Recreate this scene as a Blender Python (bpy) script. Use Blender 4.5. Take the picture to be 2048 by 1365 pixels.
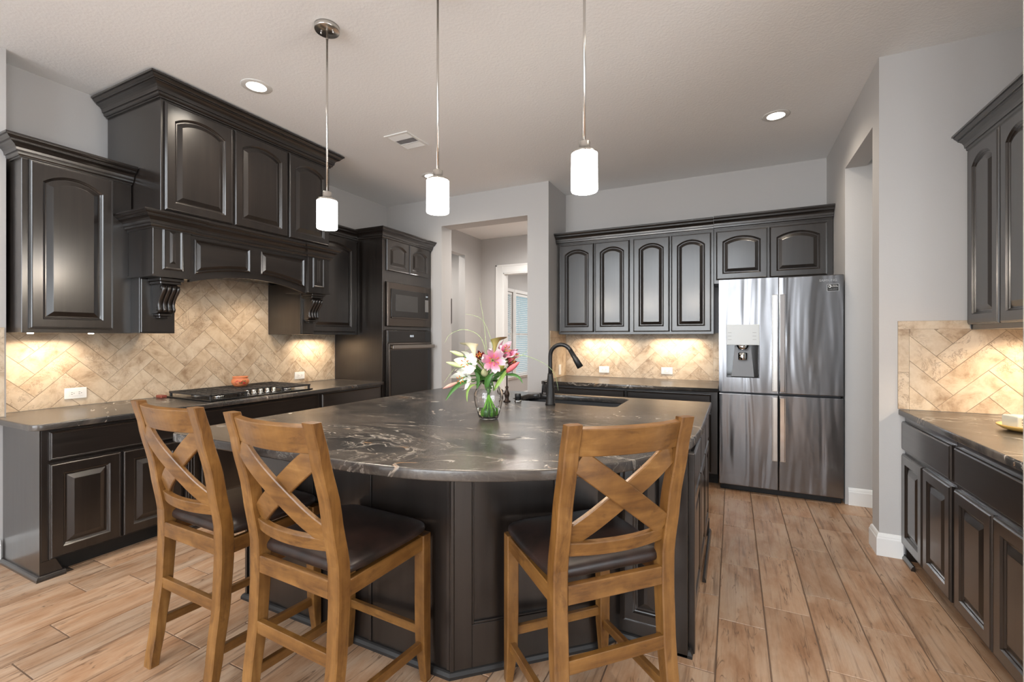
import bpy, bmesh, math, random
from mathutils import Vector, Matrix
random.seed(7)
for o in list(bpy.data.objects): bpy.data.objects.remove(o)
S = bpy.context.scene; COL = S.collection
PI = math.pi

# ------------------------------------------------------------------ camera
cam = bpy.data.cameras.new('camera'); cam.sensor_width = 36.0; cam.lens = 908.0 / 2048 * 36
cam.shift_y = -7.0 / 2048; cam.clip_start = .02
co = bpy.data.objects.new('camera', cam); COL.objects.link(co)
co.location = (0, 0, 1.34); co.rotation_euler = (PI / 2, 0, math.radians(25.96)); S.camera = co
# ------------------------------------------------------------------ world, exposure
w = bpy.data.worlds.new('sky'); S.world = w; w.use_nodes = True
bg = w.node_tree.nodes['Background']; bg.inputs[0].default_value = (.62, .84, .92, 1); bg.inputs[1].default_value = 0.4
vs = S.view_settings; vs.view_transform = 'Standard'; vs.look = 'None'; vs.exposure = 0.62; vs.gamma = 1; vs.use_curve_mapping = False

def area(name, loc, rot, size, power, col=(1, 1, 1), spread=PI):
    l = bpy.data.lights.new(name, 'AREA'); l.shape = 'RECTANGLE'; l.size, l.size_y = size; l.energy = power; l.color = col; l.spread = spread
    o = bpy.data.objects.new(name, l); COL.objects.link(o); o.location = loc; o.rotation_euler = rot; return o
def spot(name, loc, power, col, angle=150, blend=.8, r=.06):
    l = bpy.data.lights.new(name, 'SPOT'); l.energy = power; l.color = col; l.spot_size = math.radians(angle); l.spot_blend = blend; l.shadow_soft_size = r
    o = bpy.data.objects.new(name, l); COL.objects.link(o); o.location = loc; return o
WARM = (1, .80, .58); WARM2 = (1, .86, .70); DAY = (.90, .95, 1.0)
# daylight through the windows behind the camera (just outside the panes)
REARWIN = [(-3.95, -2.65), (-2.4, -1.1), (-0.85, 0.45)]
for a, b in REARWIN:
    area('window_daylight', ((a + b) / 2, -4.72, 2.65), (PI / 2, 0, 0), (b - a, 4.6), 150, DAY)
area('window_daylight', (3.72, -1.2, 1.5), (0, PI / 2, 0), (2.2, 3.4), 110, DAY)
CEIL = 3.07
CANS = [(-2.95, 2.04), (.30, 4.08), (-2.91, 3.99), (.30, 2.04), (-2.95, .7), (-.6, .7)]
for i, (x, y) in enumerate(CANS):
    spot('can_light_beam', (x, y, CEIL - .03), 26 if i < 4 else 20, WARM2, 150, .9, .07)

# ------------------------------------------------------------------ materials
def mat(name, base=(.5, .5, .5), rough=.5, metal=0, **kw):
    m = bpy.data.materials.new(name); m.use_nodes = True
    b = m.node_tree.nodes['Principled BSDF']
    b.inputs['Base Color'].default_value = (*base, 1); b.inputs['Roughness'].default_value = rough; b.inputs['Metallic'].default_value = metal
    for k, v in kw.items():
        b.inputs[k.replace('_', ' ')].default_value = v
    return m
class NT:
    def __init__(s, m): s.t = m.node_tree; s.b = s.t.nodes['Principled BSDF']; s.n = s.t.nodes; s.l = s.t.links
    def node(s, ty, **kw):
        n = s.n.new(ty)
        for k, v in kw.items():
            if k.startswith('i_'):
                n.inputs[k[2:].replace('_', ' ')].default_value = v
            else: setattr(n, k, v)
        return n
    def link(s, a, b): s.l.new(a, b)
    def coords(s, scale=(1, 1, 1), rot=(0, 0, 0), kind='Object'):
        tc = s.node('ShaderNodeTexCoord'); mp = s.node('ShaderNodeMapping')
        mp.inputs['Scale'].default_value = scale; mp.inputs['Rotation'].default_value = rot
        s.link(tc.outputs[kind], mp.inputs[0]); return mp.outputs[0]
    def noise(s, vec, scale=5, detail=4, rough=.5, dist=0):
        n = s.node('ShaderNodeTexNoise'); n.inputs['Scale'].default_value = scale; n.inputs['Detail'].default_value = detail
        n.inputs['Roughness'].default_value = rough; n.inputs['Distortion'].default_value = dist
        if vec: s.link(vec, n.inputs['Vector'])
        return n.outputs[0]
    def ramp(s, fac, stops, interp='LINEAR'):
        r = s.node('ShaderNodeValToRGB'); r.color_ramp.interpolation = interp
        e = r.color_ramp.elements
        while len(e) < len(stops): e.new(.5)
        for k, (p, c) in zip(e, stops):
            k.position = p; k.color = (*c, 1) if len(c) == 3 else c
        s.link(fac, r.inputs[0]); return r.outputs[0]
    def mix(s, f, a, b, mode='MIX'):
        n = s.node('ShaderNodeMix', data_type='RGBA', blend_type=mode)
        for sock, v in ((n.inputs[0], f), (n.inputs[6], a), (n.inputs[7], b)):
            if isinstance(v, bpy.types.NodeSocket): s.link(v, sock)
            elif isinstance(v, (int, float)): sock.default_value = v
            else: sock.default_value = (*v, 1)
        return n.outputs[2]
    def math(s, op, a, b=0):
        n = s.node('ShaderNodeMath', operation=op)
        for sock, v in ((n.inputs[0], a), (n.inputs[1], b)):
            if isinstance(v, bpy.types.NodeSocket): s.link(v, sock)
            else: sock.default_value = v
        return n.outputs[0]
    def bump(s, h, strength=.2, dist=.01):
        n = s.node('ShaderNodeBump'); n.inputs['Strength'].default_value = strength; n.inputs['Distance'].default_value = dist
        s.link(h, n.inputs['Height']); s.link(n.outputs[0], s.b.inputs['Normal'])
    def color(s, c): s.link(c, s.b.inputs['Base Color'])
    def attr_vec(s, name, mult):
        """object coordinates shifted by the tile's own random value"""
        at = s.node('ShaderNodeAttribute', attribute_name=name)
        tc = s.node('ShaderNodeTexCoord'); vm = s.node('ShaderNodeVectorMath', operation='MULTIPLY_ADD')
        cb = s.node('ShaderNodeCombineXYZ')
        for i in range(3): s.link(at.outputs['Fac'], cb.inputs[i])
        s.link(cb.outputs[0], vm.inputs[0]); vm.inputs[1].default_value = (mult, mult * .7, mult * 1.3); s.link(tc.outputs['Object'], vm.inputs[2])
        return vm.outputs[0], at.outputs['Fac']

def m_wall():
    m = mat('wall_paint', (.51, .498, .49), .75); t = NT(m)
    t.bump(t.noise(t.coords(), 90, 3), .12, .004); return m
def m_ceil():
    m = mat('ceiling_paint', (.84, .84, .84), .85); t = NT(m)
    t.bump(t.noise(t.coords(), 60, 4, .6), .35, .006); return m
WALL = m_wall(); CEILM = m_ceil()
TRIM = mat('white_trim_paint', (.82, .82, .81), .4)
WHITE = mat('white_plastic', (.85, .85, .84), .35)
BLACKHOLE = mat('dark_slot', (.02, .02, .02), .6)

def m_dark(name='espresso_wood', axis=2, c0=(.006, .0046, .004), c1=(.022, .016, .013), rough=.31):
    m = mat(name, c0, rough); t = NT(m)
    sc = [28, 28, 28]; sc[axis] = 1.6
    v = t.coords(tuple(sc))
    n1 = t.noise(v, 1.0, 5, .6, .6); n2 = t.noise(t.coords((2, 2, 2)), 1.3, 3)
    f = t.mix(.35, n1, n2)
    t.color(t.ramp(f, [(.3, c0), (.75, c1)]))
    r = t.math('MULTIPLY_ADD', n1, .12); t.n[-1].inputs[2].default_value = rough - .06
    t.link(r, t.b.inputs['Roughness'])
    t.bump(n1, .06, .002)
    t.b.inputs['Coat Weight'].default_value = .8; t.b.inputs['Coat Roughness'].default_value = .20
    return m
DARK = m_dark(); DARKX = m_dark('espresso_wood_horizontal', 0)
SHADOWGAP = mat('toe_kick_black', (.012, .011, .010), .6)

def m_granite():
    m = mat('black_granite', (.03, .03, .03), .3); t = NT(m)
    v = t.coords((.75, 1.5, 1.0), (0, 0, .12))
    wn = t.node('ShaderNodeTexNoise'); wn.inputs['Scale'].default_value = 1.1; wn.inputs['Detail'].default_value = 3; wn.inputs['Distortion'].default_value = .8
    t.link(v, wn.inputs['Vector'])
    vm = t.node('ShaderNodeVectorMath', operation='MULTIPLY_ADD'); t.link(wn.outputs['Color'], vm.inputs[0]); vm.inputs[1].default_value = (1.7, 1.7, 1.7); t.link(v, vm.inputs[2])
    wv = vm.outputs[0]
    a = t.noise(wv, 2.6, 7, .62, 1.6)
    base = t.ramp(t.noise(wv, 1.6, 6, .6, .6), [(.30, (.014, .014, .016)), (.47, (.034, .032, .031)), (.60, (.095, .080, .068)), (.70, (.025, .025, .025))])
    vein = t.ramp(a, [(.470, (0, 0, 0)), (.495, (1, 1, 1)), (.520, (0, 0, 0))])
    mask = t.ramp(t.noise(wv, 1.15, 3, .5, .4), [(.51, (0, 0, 0)), (.62, (1, 1, 1))])
    blot = t.ramp(t.noise(wv, 3.1, 6, .7, 2.2), [(.63, (0, 0, 0)), (.66, (1, 1, 1))])
    vm2 = t.mix(1.0, vein, mask, 'MULTIPLY')
    tint = t.ramp(t.noise(wv, 6, 3), [(.40, (.46, .41, .35)), (.55, (.36, .34, .31)), (.68, (.33, .19, .09))])
    fine = t.ramp(t.noise(t.coords((3, 14, 5), (0, 0, .25)), 3.0, 7, .7, 1.0), [(.56, (0, 0, 0)), (.72, (.35, .35, .35))])
    c = t.mix(fine, base, (.16, .14, .12))
    c = t.mix(vm2, c, tint); c = t.mix(blot, c, tint)
    t.color(c)
    t.bump(t.noise(t.coords(), 55, 4, .6), .25, .004)
    t.b.inputs['Roughness'].default_value = .25; t.b.inputs['Specular IOR Level'].default_value = .75
    return m
GRAN = m_granite()

def m_tile():
    m = mat('travertine_tile', (.6, .5, .4), .45); t = NT(m)
    v, r = t.attr_vec('tile', 37.0)
    n = t.noise(v, 7.5, 9, .68, .5)
    c = t.ramp(n, [(.30, (.33, .23, .15)), (.42, (.52, .41, .30)), (.54, (.64, .54, .42)), (.72, (.72, .64, .53))])
    vein = t.ramp(t.noise(v, 6, 9, .75, 1.5), [(.485, (0, 0, 0)), (.50, (1, 1, 1)), (.515, (0, 0, 0))])
    mk = t.ramp(t.noise(v, 3.5, 3), [(.47, (0, 0, 0)), (.60, (.95, .95, .95))])
    c = t.mix(t.mix(1.0, vein, mk, 'MULTIPLY'), c, (.20, .13, .09))
    tone = t.ramp(r, [(0, (.92, .89, .85)), (.5, (1, .98, .95)), (1, (1.0, .95, .88))])
    t.color(t.mix(1.0, c, tone, 'MULTIPLY')); t.bump(t.noise(v, 30, 5, .6), .25, .004); return m
TILE = m_tile(); GROUT = mat('light_grout', (.36, .28, .20), .8)

def m_floor():
    m = mat('wood_look_plank', (.5, .4, .3), .42); t = NT(m)
    v, r = t.attr_vec('tile', 23.0)
    mp = t.node('ShaderNodeMapping'); mp.inputs['Scale'].default_value = (46, 1.8, 1); t.link(v, mp.inputs[0])
    g = t.noise(mp.outputs[0], 1.0, 7, .65, .35)
    mp2 = t.node('ShaderNodeMapping'); mp2.inputs['Scale'].default_value = (6.5, 2.0, 1); t.link(v, mp2.inputs[0])
    big = t.noise(mp2.outputs[0], 1.3, 6, .65, .25)
    c = t.ramp(big, [(.30, (.27, .145, .075)), (.43, (.35, .215, .13)), (.56, (.41, .285, .195)), (.76, (.45, .35, .27))])
    gl = t.ramp(g, [(.34, (.42, .36, .32)), (.44, (.88, .87, .86)), (.56, (1, 1, 1)), (.66, (.90, .88, .86)), (.72, (1.05, 1.05, 1.05))])
    c = t.mix(.8, c, gl, 'MULTIPLY')
    mp3 = t.node('ShaderNodeMapping'); mp3.inputs['Scale'].default_value = (13, 1.1, 1); t.link(v, mp3.inputs[0])
    crk = t.ramp(t.noise(mp3.outputs[0], 1.3, 4, .5, 1.0), [(.488, (0, 0, 0)), (.50, (1, 1, 1)), (.512, (0, 0, 0))])
    mk = t.ramp(t.noise(mp2.outputs[0], 2.4, 2), [(.46, (0, 0, 0)), (.55, (.9, .9, .9))])
    c = t.mix(t.mix(1.0, crk, mk, 'MULTIPLY'), c, (.10, .055, .03))
    tone = t.ramp(r, [(0, (1.10, 1.09, 1.08)), (.35, (1.22, 1.20, 1.18)), (.6, (1.30, 1.20, 1.10)), (.8, (1.10, 1.04, .98)), (1, (1.30, 1.28, 1.26))])
    t.color(t.mix(1.0, c, tone, 'MULTIPLY')); t.bump(g, .18, .003)
    return m
PLANK = m_floor(); FGROUT = mat('floor_grout', (.17, .11, .075), .8)

def m_honey(name, axis):
    m = mat(name, (.4, .2, .06), .38); t = NT(m)
    sc = [26, 26, 26]; sc[axis] = 2.4
    g = t.noise(t.coords(tuple(sc)), 1.0, 5, .6, .8); b = t.noise(t.coords(), 7, 4, .6, .4)
    f = t.mix(.5, g, b)
    c = t.ramp(f, [(.30, (.070, .024, .004)), (.43, (.145, .060, .012)), (.57, (.225, .102, .024)), (.72, (.33, .170, .052))])
    sp = [11, 11, 11]; sp[axis] = 3.5
    spots = t.ramp(t.noise(t.coords(tuple(sp)), 1.6, 6, .7, .5), [(.30, (.45, .38, .33)), (.46, (1, 1, 1))])
    t.color(t.mix(1.0, c, spots, 'MULTIPLY')); t.bump(g, .08, .002)
    t.b.inputs['Coat Weight'].default_value = .35; t.b.inputs['Coat Roughness'].default_value = .25; return m
HONZ = m_honey('honey_wood', 2); HONX = m_honey('honey_wood_across', 0); HONY = m_honey('honey_wood_along', 1)
def m_leather():
    m = mat('dark_brown_leather', (.014, .009, .008), .38); t = NT(m)
    t.color(t.ramp(t.noise(t.coords(), 9, 5, .6), [(.35, (.010, .007, .006)), (.7, (.034, .018, .014))]))
    t.bump(t.noise(t.coords(), 120, 3), .15, .002); return m
LEATHER = m_leather()
def m_steel(name, base=(.55, .55, .56), rough=.22, wav=.25):
    m = mat(name, base, rough, 1.0); t = NT(m)
    n = t.noise(t.coords((7, 1, .8)), 1.0, 2, .5, .4)
    f = t.noise(t.coords((260, 260, 4)), 1.0, 2)
    t.bump(n, wav, .03)
    t.b.inputs['Anisotropic'].default_value = .4
    return m
STEEL = m_steel('stainless_steel', (.25, .25, .26), .2, .35); NICKEL = mat('brushed_nickel', (.60, .58, .55), .25, 1.0)
CHROME = mat('chrome', (.75, .75, .76), .08, 1.0)
BSTEEL = mat('black_stainless', (.10, .085, .075), .22, .85)
BGLASS = mat('black_glass', (.012, .011, .011), .06); 
BLACK = mat('matte_black_metal', (.008, .008, .009), .42, .1)
BRONZE = mat('oil_rubbed_bronze', (.035, .022, .016), .3, .7)
IRON = mat('cast_iron', (.035, .032, .031), .5, .2)
SINKM = mat('black_composite', (.022, .022, .024), .45)
LIGHTGREY = mat('dispenser_panel_grey', (.60, .62, .62), .25)
def m_emit(name, col, s):
    m = mat(name, col, .4); b = m.node_tree.nodes['Principled BSDF']
    b.inputs['Emission Color'].default_value = (*col, 1); b.inputs['Emission Strength'].default_value = s; return m
SHADE = m_emit('lit_frosted_glass', (1, .97, .93), 13); CANLENS = m_emit('lit_lens', (1, .93, .82), 9)
LCD = m_emit('lit_digits', (.8, .9, 1), .5)
def m_glass(name, rough=0, col=(1, 1, 1), ior=1.45):
    m = mat(name, col, rough); b = m.node_tree.nodes['Principled BSDF']; b.inputs['Transmission Weight'].default_value = 1; b.inputs['IOR'].default_value = ior; return m
GLASS = m_glass('clear_glass'); WATER = m_glass('water', 0, (.93, 1, .90), 1.33)
def m_pane():
    m = bpy.data.materials.new('window_pane'); m.use_nodes = True; n = m.node_tree.nodes; n.clear()
    o = n.new('ShaderNodeOutputMaterial'); tr = n.new('ShaderNodeBsdfTransparent'); g = n.new('ShaderNodeBsdfGlossy'); g.inputs['Roughness'].default_value = .02
    mx = n.new('ShaderNodeMixShader'); mx.inputs[0].default_value = .06
    l = m.node_tree.links; l.new(tr.outputs[0], mx.inputs[1]); l.new(g.outputs[0], mx.inputs[2]); l.new(mx.outputs[0], o.inputs[0]); return m
PANE = m_pane()

# ------------------------------------------------------------------ mesh helpers
class MB:
    def __init__(s): s.bm = bmesh.new()
    def box(s, a, b, bev=0, seg=1):
        x0, y0, z0 = [min(p, q) for p, q in zip(a, b)]; x1, y1, z1 = [max(p, q) for p, q in zip(a, b)]
        vs = [s.bm.verts.new(p) for p in ((x0, y0, z0), (x1, y0, z0), (x1, y1, z0), (x0, y1, z0), (x0, y0, z1), (x1, y0, z1), (x1, y1, z1), (x0, y1, z1))]
        fs = [s.bm.faces.new([vs[i] for i in f]) for f in ((3, 2, 1, 0), (4, 5, 6, 7), (0, 1, 5, 4), (1, 2, 6, 5), (2, 3, 7, 6), (3, 0, 4, 7))]
        if bev:
            es = list({e for f in fs for e in f.edges})
            bmesh.ops.bevel(s.bm, geom=es, offset=min(bev, (x1 - x0) * .45, (y1 - y0) * .45, (z1 - z0) * .45), segments=seg, affect='EDGES', profile=.6)
        return s
    def face(s, pts):
        try: return s.bm.faces.new([s.bm.verts.new(p) for p in pts])
        except ValueError: return None
    def loft(s, rings, closed=True, caps=True, smooth=False):
        R = [[s.bm.verts.new(p) for p in r] for r in rings]; n = len(R[0])
        for a, b in zip(R, R[1:]):
            for i in range(n if closed else n - 1):
                j = (i + 1) % n
                f = s.bm.faces.new((a[i], a[j], b[j], b[i])); f.smooth = smooth
        if caps and closed:
            s.bm.faces.new(R[0][::-1]); s.bm.faces.new(R[-1])
        return s
    def prism(s, poly, z0, z1, bev=0):
        n0 = len(s.bm.verts)
        A = [s.bm.verts.new((x, y, z0)) for x, y in poly]; B = [s.bm.verts.new((x, y, z1)) for x, y in poly]
        fs = [s.bm.faces.new(A[::-1]), s.bm.faces.new(B)]
        for i in range(len(A)):
            j = (i + 1) % len(A); fs.append(s.bm.faces.new((A[i], A[j], B[j], B[i])))
        if bev:
            es = list({e for f in fs[:2] for e in f.edges})
            bmesh.ops.bevel(s.bm, geom=es, offset=bev, segments=2, affect='EDGES')
        return s
    def lathe(s, prof, c=(0, 0, 0), n=32, smooth=True, caps=True, axis='z'):
        def P(r, h, a):
            u, v = r * math.cos(a), r * math.sin(a)
            p = (u, v, h) if axis == 'z' else ((h, u, v) if axis == 'x' else (u, h, v))
            return (c[0] + p[0], c[1] + p[1], c[2] + p[2])
        rings = [[P(max(r, 1e-5), h, 2 * PI * i / n) for i in range(n)] for r, h in prof]
        return s.loft(rings, True, caps, smooth)
    def tube(s, pts, r, n=10, smooth=True):
        pts = [Vector(p) for p in pts]; rs = r if isinstance(r, (list, tuple)) else [r] * len(pts)
        rings = []; up = None
        for i, p in enumerate(pts):
            d = (pts[min(i + 1, len(pts) - 1)] - pts[max(i - 1, 0)]).normalized()
            if up is None:
                up = Vector((0, 0, 1)) if abs(d.z) < .9 else Vector((1, 0, 0))
            u = (up - d * up.dot(d)).normalized(); up = u; v = d.cross(u)
            rings.append([p + (u * math.cos(2 * PI * k / n) + v * math.sin(2 * PI * k / n)) * rs[i] for k in range(n)])
        return s.loft(rings, True, True, smooth)
    def sweep(s, prof, path, z=0):
        """sweep a closed (out, up) profile along an open xy path with mitres; outward is to the right of travel"""
        P = [Vector(p) for p in path]; rings = []
        for i, p in enumerate(P):
            d0 = (P[i] - P[i - 1]).normalized() if i else None
            d1 = (P[i + 1] - P[i]).normalized() if i < len(P) - 1 else None
            n0 = Vector((d0.y, -d0.x)) if d0 else None; n1 = Vector((d1.y, -d1.x)) if d1 else None
            if n0 and n1:
                m = (n0 + n1).normalized(); m = m / m.dot(n0)
            else: m = n0 or n1
            rings.append([(p.x + m.x * o, p.y + m.y * o, z + h) for o, h in prof])
        return s.loft(rings)
    def board(s, cs, ups, ns, hh, tt, ch=.003):
        """rectangular board lofted through centres, width along ups, thickness along ns"""
        rings = []
        for c, u, n in zip(cs, ups, ns):
            c, u, n = Vector(c), Vector(u).normalized(), Vector(n).normalized()
            a, b = hh / 2, tt / 2
            q = [(-a + ch, -b), (a - ch, -b), (a, -b + ch), (a, b - ch), (a - ch, b), (-a + ch, b), (-a, b - ch), (-a, -b + ch)]
            rings.append([c + u * x + n * y for x, y in q])
        return s.loft(rings)
    def grid(s, fn, nu, nv, smooth=True):
        V = [[s.bm.verts.new(fn(i / nu, j / nv)) for j in range(nv + 1)] for i in range(nu + 1)]
        for i in range(nu):
            for j in range(nv):
                f = s.bm.faces.new((V[i][j], V[i + 1][j], V[i + 1][j + 1], V[i][j + 1])); f.smooth = smooth
        return s
    def build(s, name, m, parent=None, fix=True, loc=None, rot=None):
        if fix: bmesh.ops.recalc_face_normals(s.bm, faces=s.bm.faces[:])
        me = bpy.data.meshes.new(name); s.bm.to_mesh(me); s.bm.free()
        for mm in (m if isinstance(m, (list, tuple)) else [m]): me.materials.append(mm)
        o = bpy.data.objects.new(name, me); COL.objects.link(o)
        if parent: o.parent = parent
        if loc: o.location = loc
        if rot is not None: o.rotation_euler = rot
        return o
def tag(o, label=None, cat=None, group=None, kind=None):
    for k, v in (('label', label), ('category', cat), ('group', group), ('kind', kind)):
        if v: o[k] = v
    return o
def thing(name, label, cat, loc=(0, 0, 0), rz=0, group=None):
    o = bpy.data.objects.new(name, None); COL.objects.link(o); o.location = loc; o.rotation_euler = (0, 0, rz); o.empty_display_size = .1
    return tag(o, label, cat, group)
def copy_tree(o, parent=None):
    c = o.copy(); COL.objects.link(c)
    if parent: c.parent = parent
    for ch in list(o.children): copy_tree(ch, c)
    return c
def struct(o): o['kind'] = 'structure'; return o
def text(name, body, size, m, loc, rot, parent, ext=.0004, align='CENTER'):
    cu = bpy.data.curves.new(name, 'FONT'); cu.body = body; cu.size = size; cu.extrude = ext; cu.align_x = align; cu.align_y = 'CENTER'
    tmp = bpy.data.objects.new('tmp', cu); COL.objects.link(tmp); bpy.context.view_layer.update()
    me = bpy.data.meshes.new_from_object(tmp.evaluated_get(bpy.context.evaluated_depsgraph_get())); bpy.data.objects.remove(tmp)
    me.materials.clear(); me.materials.append(m)
    o = bpy.data.objects.new(name, me); COL.objects.link(o); o.location = loc; o.rotation_euler = rot; o.parent = parent; return o

# ------------------------------------------------------------------ room shell
def wall(name, axis, c0, c1, u0, u1, z0, z1, holes=(), m=None):
    """axis 'x': wall lies between x=c0..c1 and runs along y=u0..u1; axis 'y' the other way; holes (ua,ub,za,zb)"""
    us = sorted({u0, u1, *[h[0] for h in holes], *[h[1] for h in holes]}); zs = sorted({z0, z1, *[h[2] for h in holes], *[h[3] for h in holes]})
    b = MB()
    for a, bb in zip(us, us[1:]):
        for za, zb in zip(zs, zs[1:]):
            if any(h[0] <= a and bb <= h[1] and h[2] <= za and zb <= h[3] for h in holes): continue
            if axis == 'x': b.box((c0, a, za), (c1, bb, zb))
            else: b.box((a, c0, za), (bb, c1, zb))
    bmesh.ops.remove_doubles(b.bm, verts=b.bm.verts[:], dist=1e-5)
    return struct(b.build(name, m or WALL))
XL = -4.12; XN = -3.92; YR = 1.12; YP = 4.68; YB = 5.255; XP = -1.83; XR = .81; Y2 = 3.51; XBR = 1.57
wall('wall_left', 'x', XL - .15, XL, YR, YP, 0, CEIL)
YE = .35; HG = 5.3
wall('wall_left_near', 'x', XN - .35, XN, YE, YR, 0, CEIL)
wall('wall_left_great_room', 'x', XN - .35, XN, -4.5, YE, 0, HG)
wall('wall_header', 'y', YE - .12, YE, XN, 3.5, CEIL, HG)
wall('wall_pantry', 'y', YP, YP + .22, XL - .15, XP, 0, CEIL, [(-3.25, -2.085, 0, 2.72)])
wall('wall_pantry_return', 'x', XP - .12, XP, YP + .22, YB, 0, CEIL)
wall('wall_back', 'y', YB, YB + .12, XP - .12, XR + 2.2, 0, CEIL)
wall('wall_right_opening', 'x', XR, XR + .14, Y2, YB, 0, CEIL, [(3.656, 4.457, 0, 2.70)])
wall('wall_buffet_end', 'y', Y2, Y2 + .146, XR + .14, XBR + .12, 0, CEIL)
wall('wall_buffet', 'x', XBR, XBR + .12, 2.07, Y2, 0, CEIL)
wall('wall_right_near', 'y', 1.93, 2.07, .8545, 3.62, 0, CEIL)
wall('wall_side_hall', 'y', 4.457, 4.60, XR + .14, 3.0, 0, CEIL)
wall('wall_side_hall_end', 'x', 3.0, 3.12, Y2 + .146, 4.457, 0, CEIL)
wall('wall_rear', 'y', -4.65, -4.5, -4.27, 3.62, 0, HG, [(a, b, .35, 2.6) for a, b in REARWIN] + [(a, b, 2.85, 4.95) for a, b in REARWIN])
wall('wall_far_right', 'x', 3.5, 3.62, -4.5, 1.93, 0, HG, [(-2.9, .5, .35, 2.6)])
# hall beyond the pantry opening
wall('wall_hall_left', 'x', -4.12, -4.0, YP + .22, 6.97, 0, CEIL, [(5.62, 6.434, 0, 2.71)])
wall('wall_hall_nook', 'x', -5.4, -5.28, YP + .22, 7.0, 0, CEIL)
wall('wall_hall_far', 'y', 6.97, 7.10, -5.4, -.8, 0, CEIL, [(-3.56, -2.55, 0, 2.45)])
wall('wall_hall_right', 'x', -1.71, -1.59, YB + .12, 6.97, 0, CEIL)
wall('wall_study_left', 'x', -4.32, -4.2, 7.10, 11.5, 0, 2.9, [(7.95, 8.66, .52, 2.30), (8.80, 9.75, .52, 2.30)])
wall('wall_study_far', 'y', 11.5, 11.6, -4.3, -.8, 0, 2.9)
wall('wall_study_right', 'x', -.9, -.8, 7.10, 11.5, 0, 2.9)
struct(MB().box((-5.4, YE, CEIL), (3.62, 7.1, CEIL + .1)).build('ceiling', CEILM))
struct(MB().box((-4.27, -4.65, HG), (3.62, YE, HG + .1)).build('ceiling_great_room', CEILM))
struct(MB().box((-4.32, 7.1, 2.9), (-.8, 11.6, 3.0)).build('ceiling_study', TRIM))
# floor: wood-look planks 0.2 x 0.6, one mesh, over a grout bed
b = MB(); tv = []
offs = {-1: .18, 0: .58, 1: .184, 2: .40, 3: .205, 4: .0, 5: .4, -14: .36, -15: .16, -16: .57, -17: .155, -13: .178, -12: .57}
g = .0022
for i in range(-28, 19):
    x0 = -.064 + .2 * i; off = offs.get(i, random.choice((.17, .37, .57)))
    k0 = int((-4.6 - off) / .6) - 1
    for k in range(k0, 20):
        y0 = off + .6 * k
        if y0 < -5.3 or y0 > 11.5: continue
        if y0 > 7.2 and x0 > -.8: continue
        r = random.random(); a, c = (x0 + g, y0 + g), (x0 + .2 - g, y0 + .6 - g); e = .0018
        ring0 = [(a[0], a[1], -.004), (c[0], a[1], -.004), (c[0], c[1], -.004), (a[0], c[1], -.004)]
        ring1 = [(a[0] + e, a[1] + e, 0), (c[0] - e, a[1] + e, 0), (c[0] - e, c[1] - e, 0), (a[0] + e, c[1] - e, 0)]
        n = len(b.bm.faces)
        R0 = [b.bm.verts.new(p) for p in ring0]; R1 = [b.bm.verts.new(p) for p in ring1]
        b.bm.faces.new(R1)
        for q in range(4): b.bm.faces.new((R0[q], R0[(q + 1) % 4], R1[(q + 1) % 4], R1[q]))
        tv += [r] * 5
fl = b.build('floor', PLANK, fix=False); struct(fl)
at = fl.data.attributes.new('tile', 'FLOAT', 'FACE'); at.data.foreach_set('value', tv)
struct(MB().box((-5.7, -5.0, -.1), (3.8, 12, -.003)).build('floor_grout', FGROUT))

# baseboards
BB = [(0, 0), (.016, 0), (.016, .105), (.012, .112), (.012, .118), (.008, .130), (.004, .135), (0, .137)]
def baseboard(name, path): return struct(MB().sweep(BB, path).build(name, TRIM))
baseboard('baseboard_right', [(XR, YB), (XR, 4.457), (3.0, 4.457)][0:2] + [(XR + .14, 4.457), (3.0, 4.457)] if 0 else [(XR + .02, 4.457 - .0), (3.0, 4.457)])
baseboard('baseboard_right_corner', [(XR + .14, 3.656), (XR, 3.656), (XR, Y2), (.925, Y2)])
baseboard('baseboard_left', [(XN, -4.5), (XN, 1.095)])
baseboard('baseboard_pantry', [(XP - .255 + .0, YP), (XP, YP), (XP, 4.55)])
baseboard('baseboard_hall', [(-4.0, 6.434), (-4.0, 6.97), (-3.70, 6.97)])
baseboard('baseboard_study', [(-4.2, 7.10), (-4.2, 11.5)])
# door casing into the study
b = MB()
for q in ((-3.70, 6.955, 0, -3.56, 6.97, 2.59), (-2.55, 6.955, 0, -2.41, 6.97, 2.59), (-3.56, 6.955, 2.45, -2.55, 6.97, 2.59)):
    b.box(q[:3], q[3:], .004)
for q in ((-3.70, 6.947, 0, -3.675, 6.956, 2.59), (-3.70, 6.947, 2.565, -2.41, 6.956, 2.59), (-3.56, 6.96, 0, -3.54, 7.11, 2.45), (-3.56, 6.96, 2.43, -2.55, 7.11, 2.45)):
    b.box(q[:3], q[3:], .002)
struct(b.build('trim_1', TRIM))
# study crown
struct(MB().sweep([(0, 0), (.02, 0), (.10, .08), (.10, .1), (0, .1)], [(-4.2, 7.1), (-4.2, 11.5), (-.9, 11.5)], 2.8).build('trim_2', TRIM))

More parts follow.
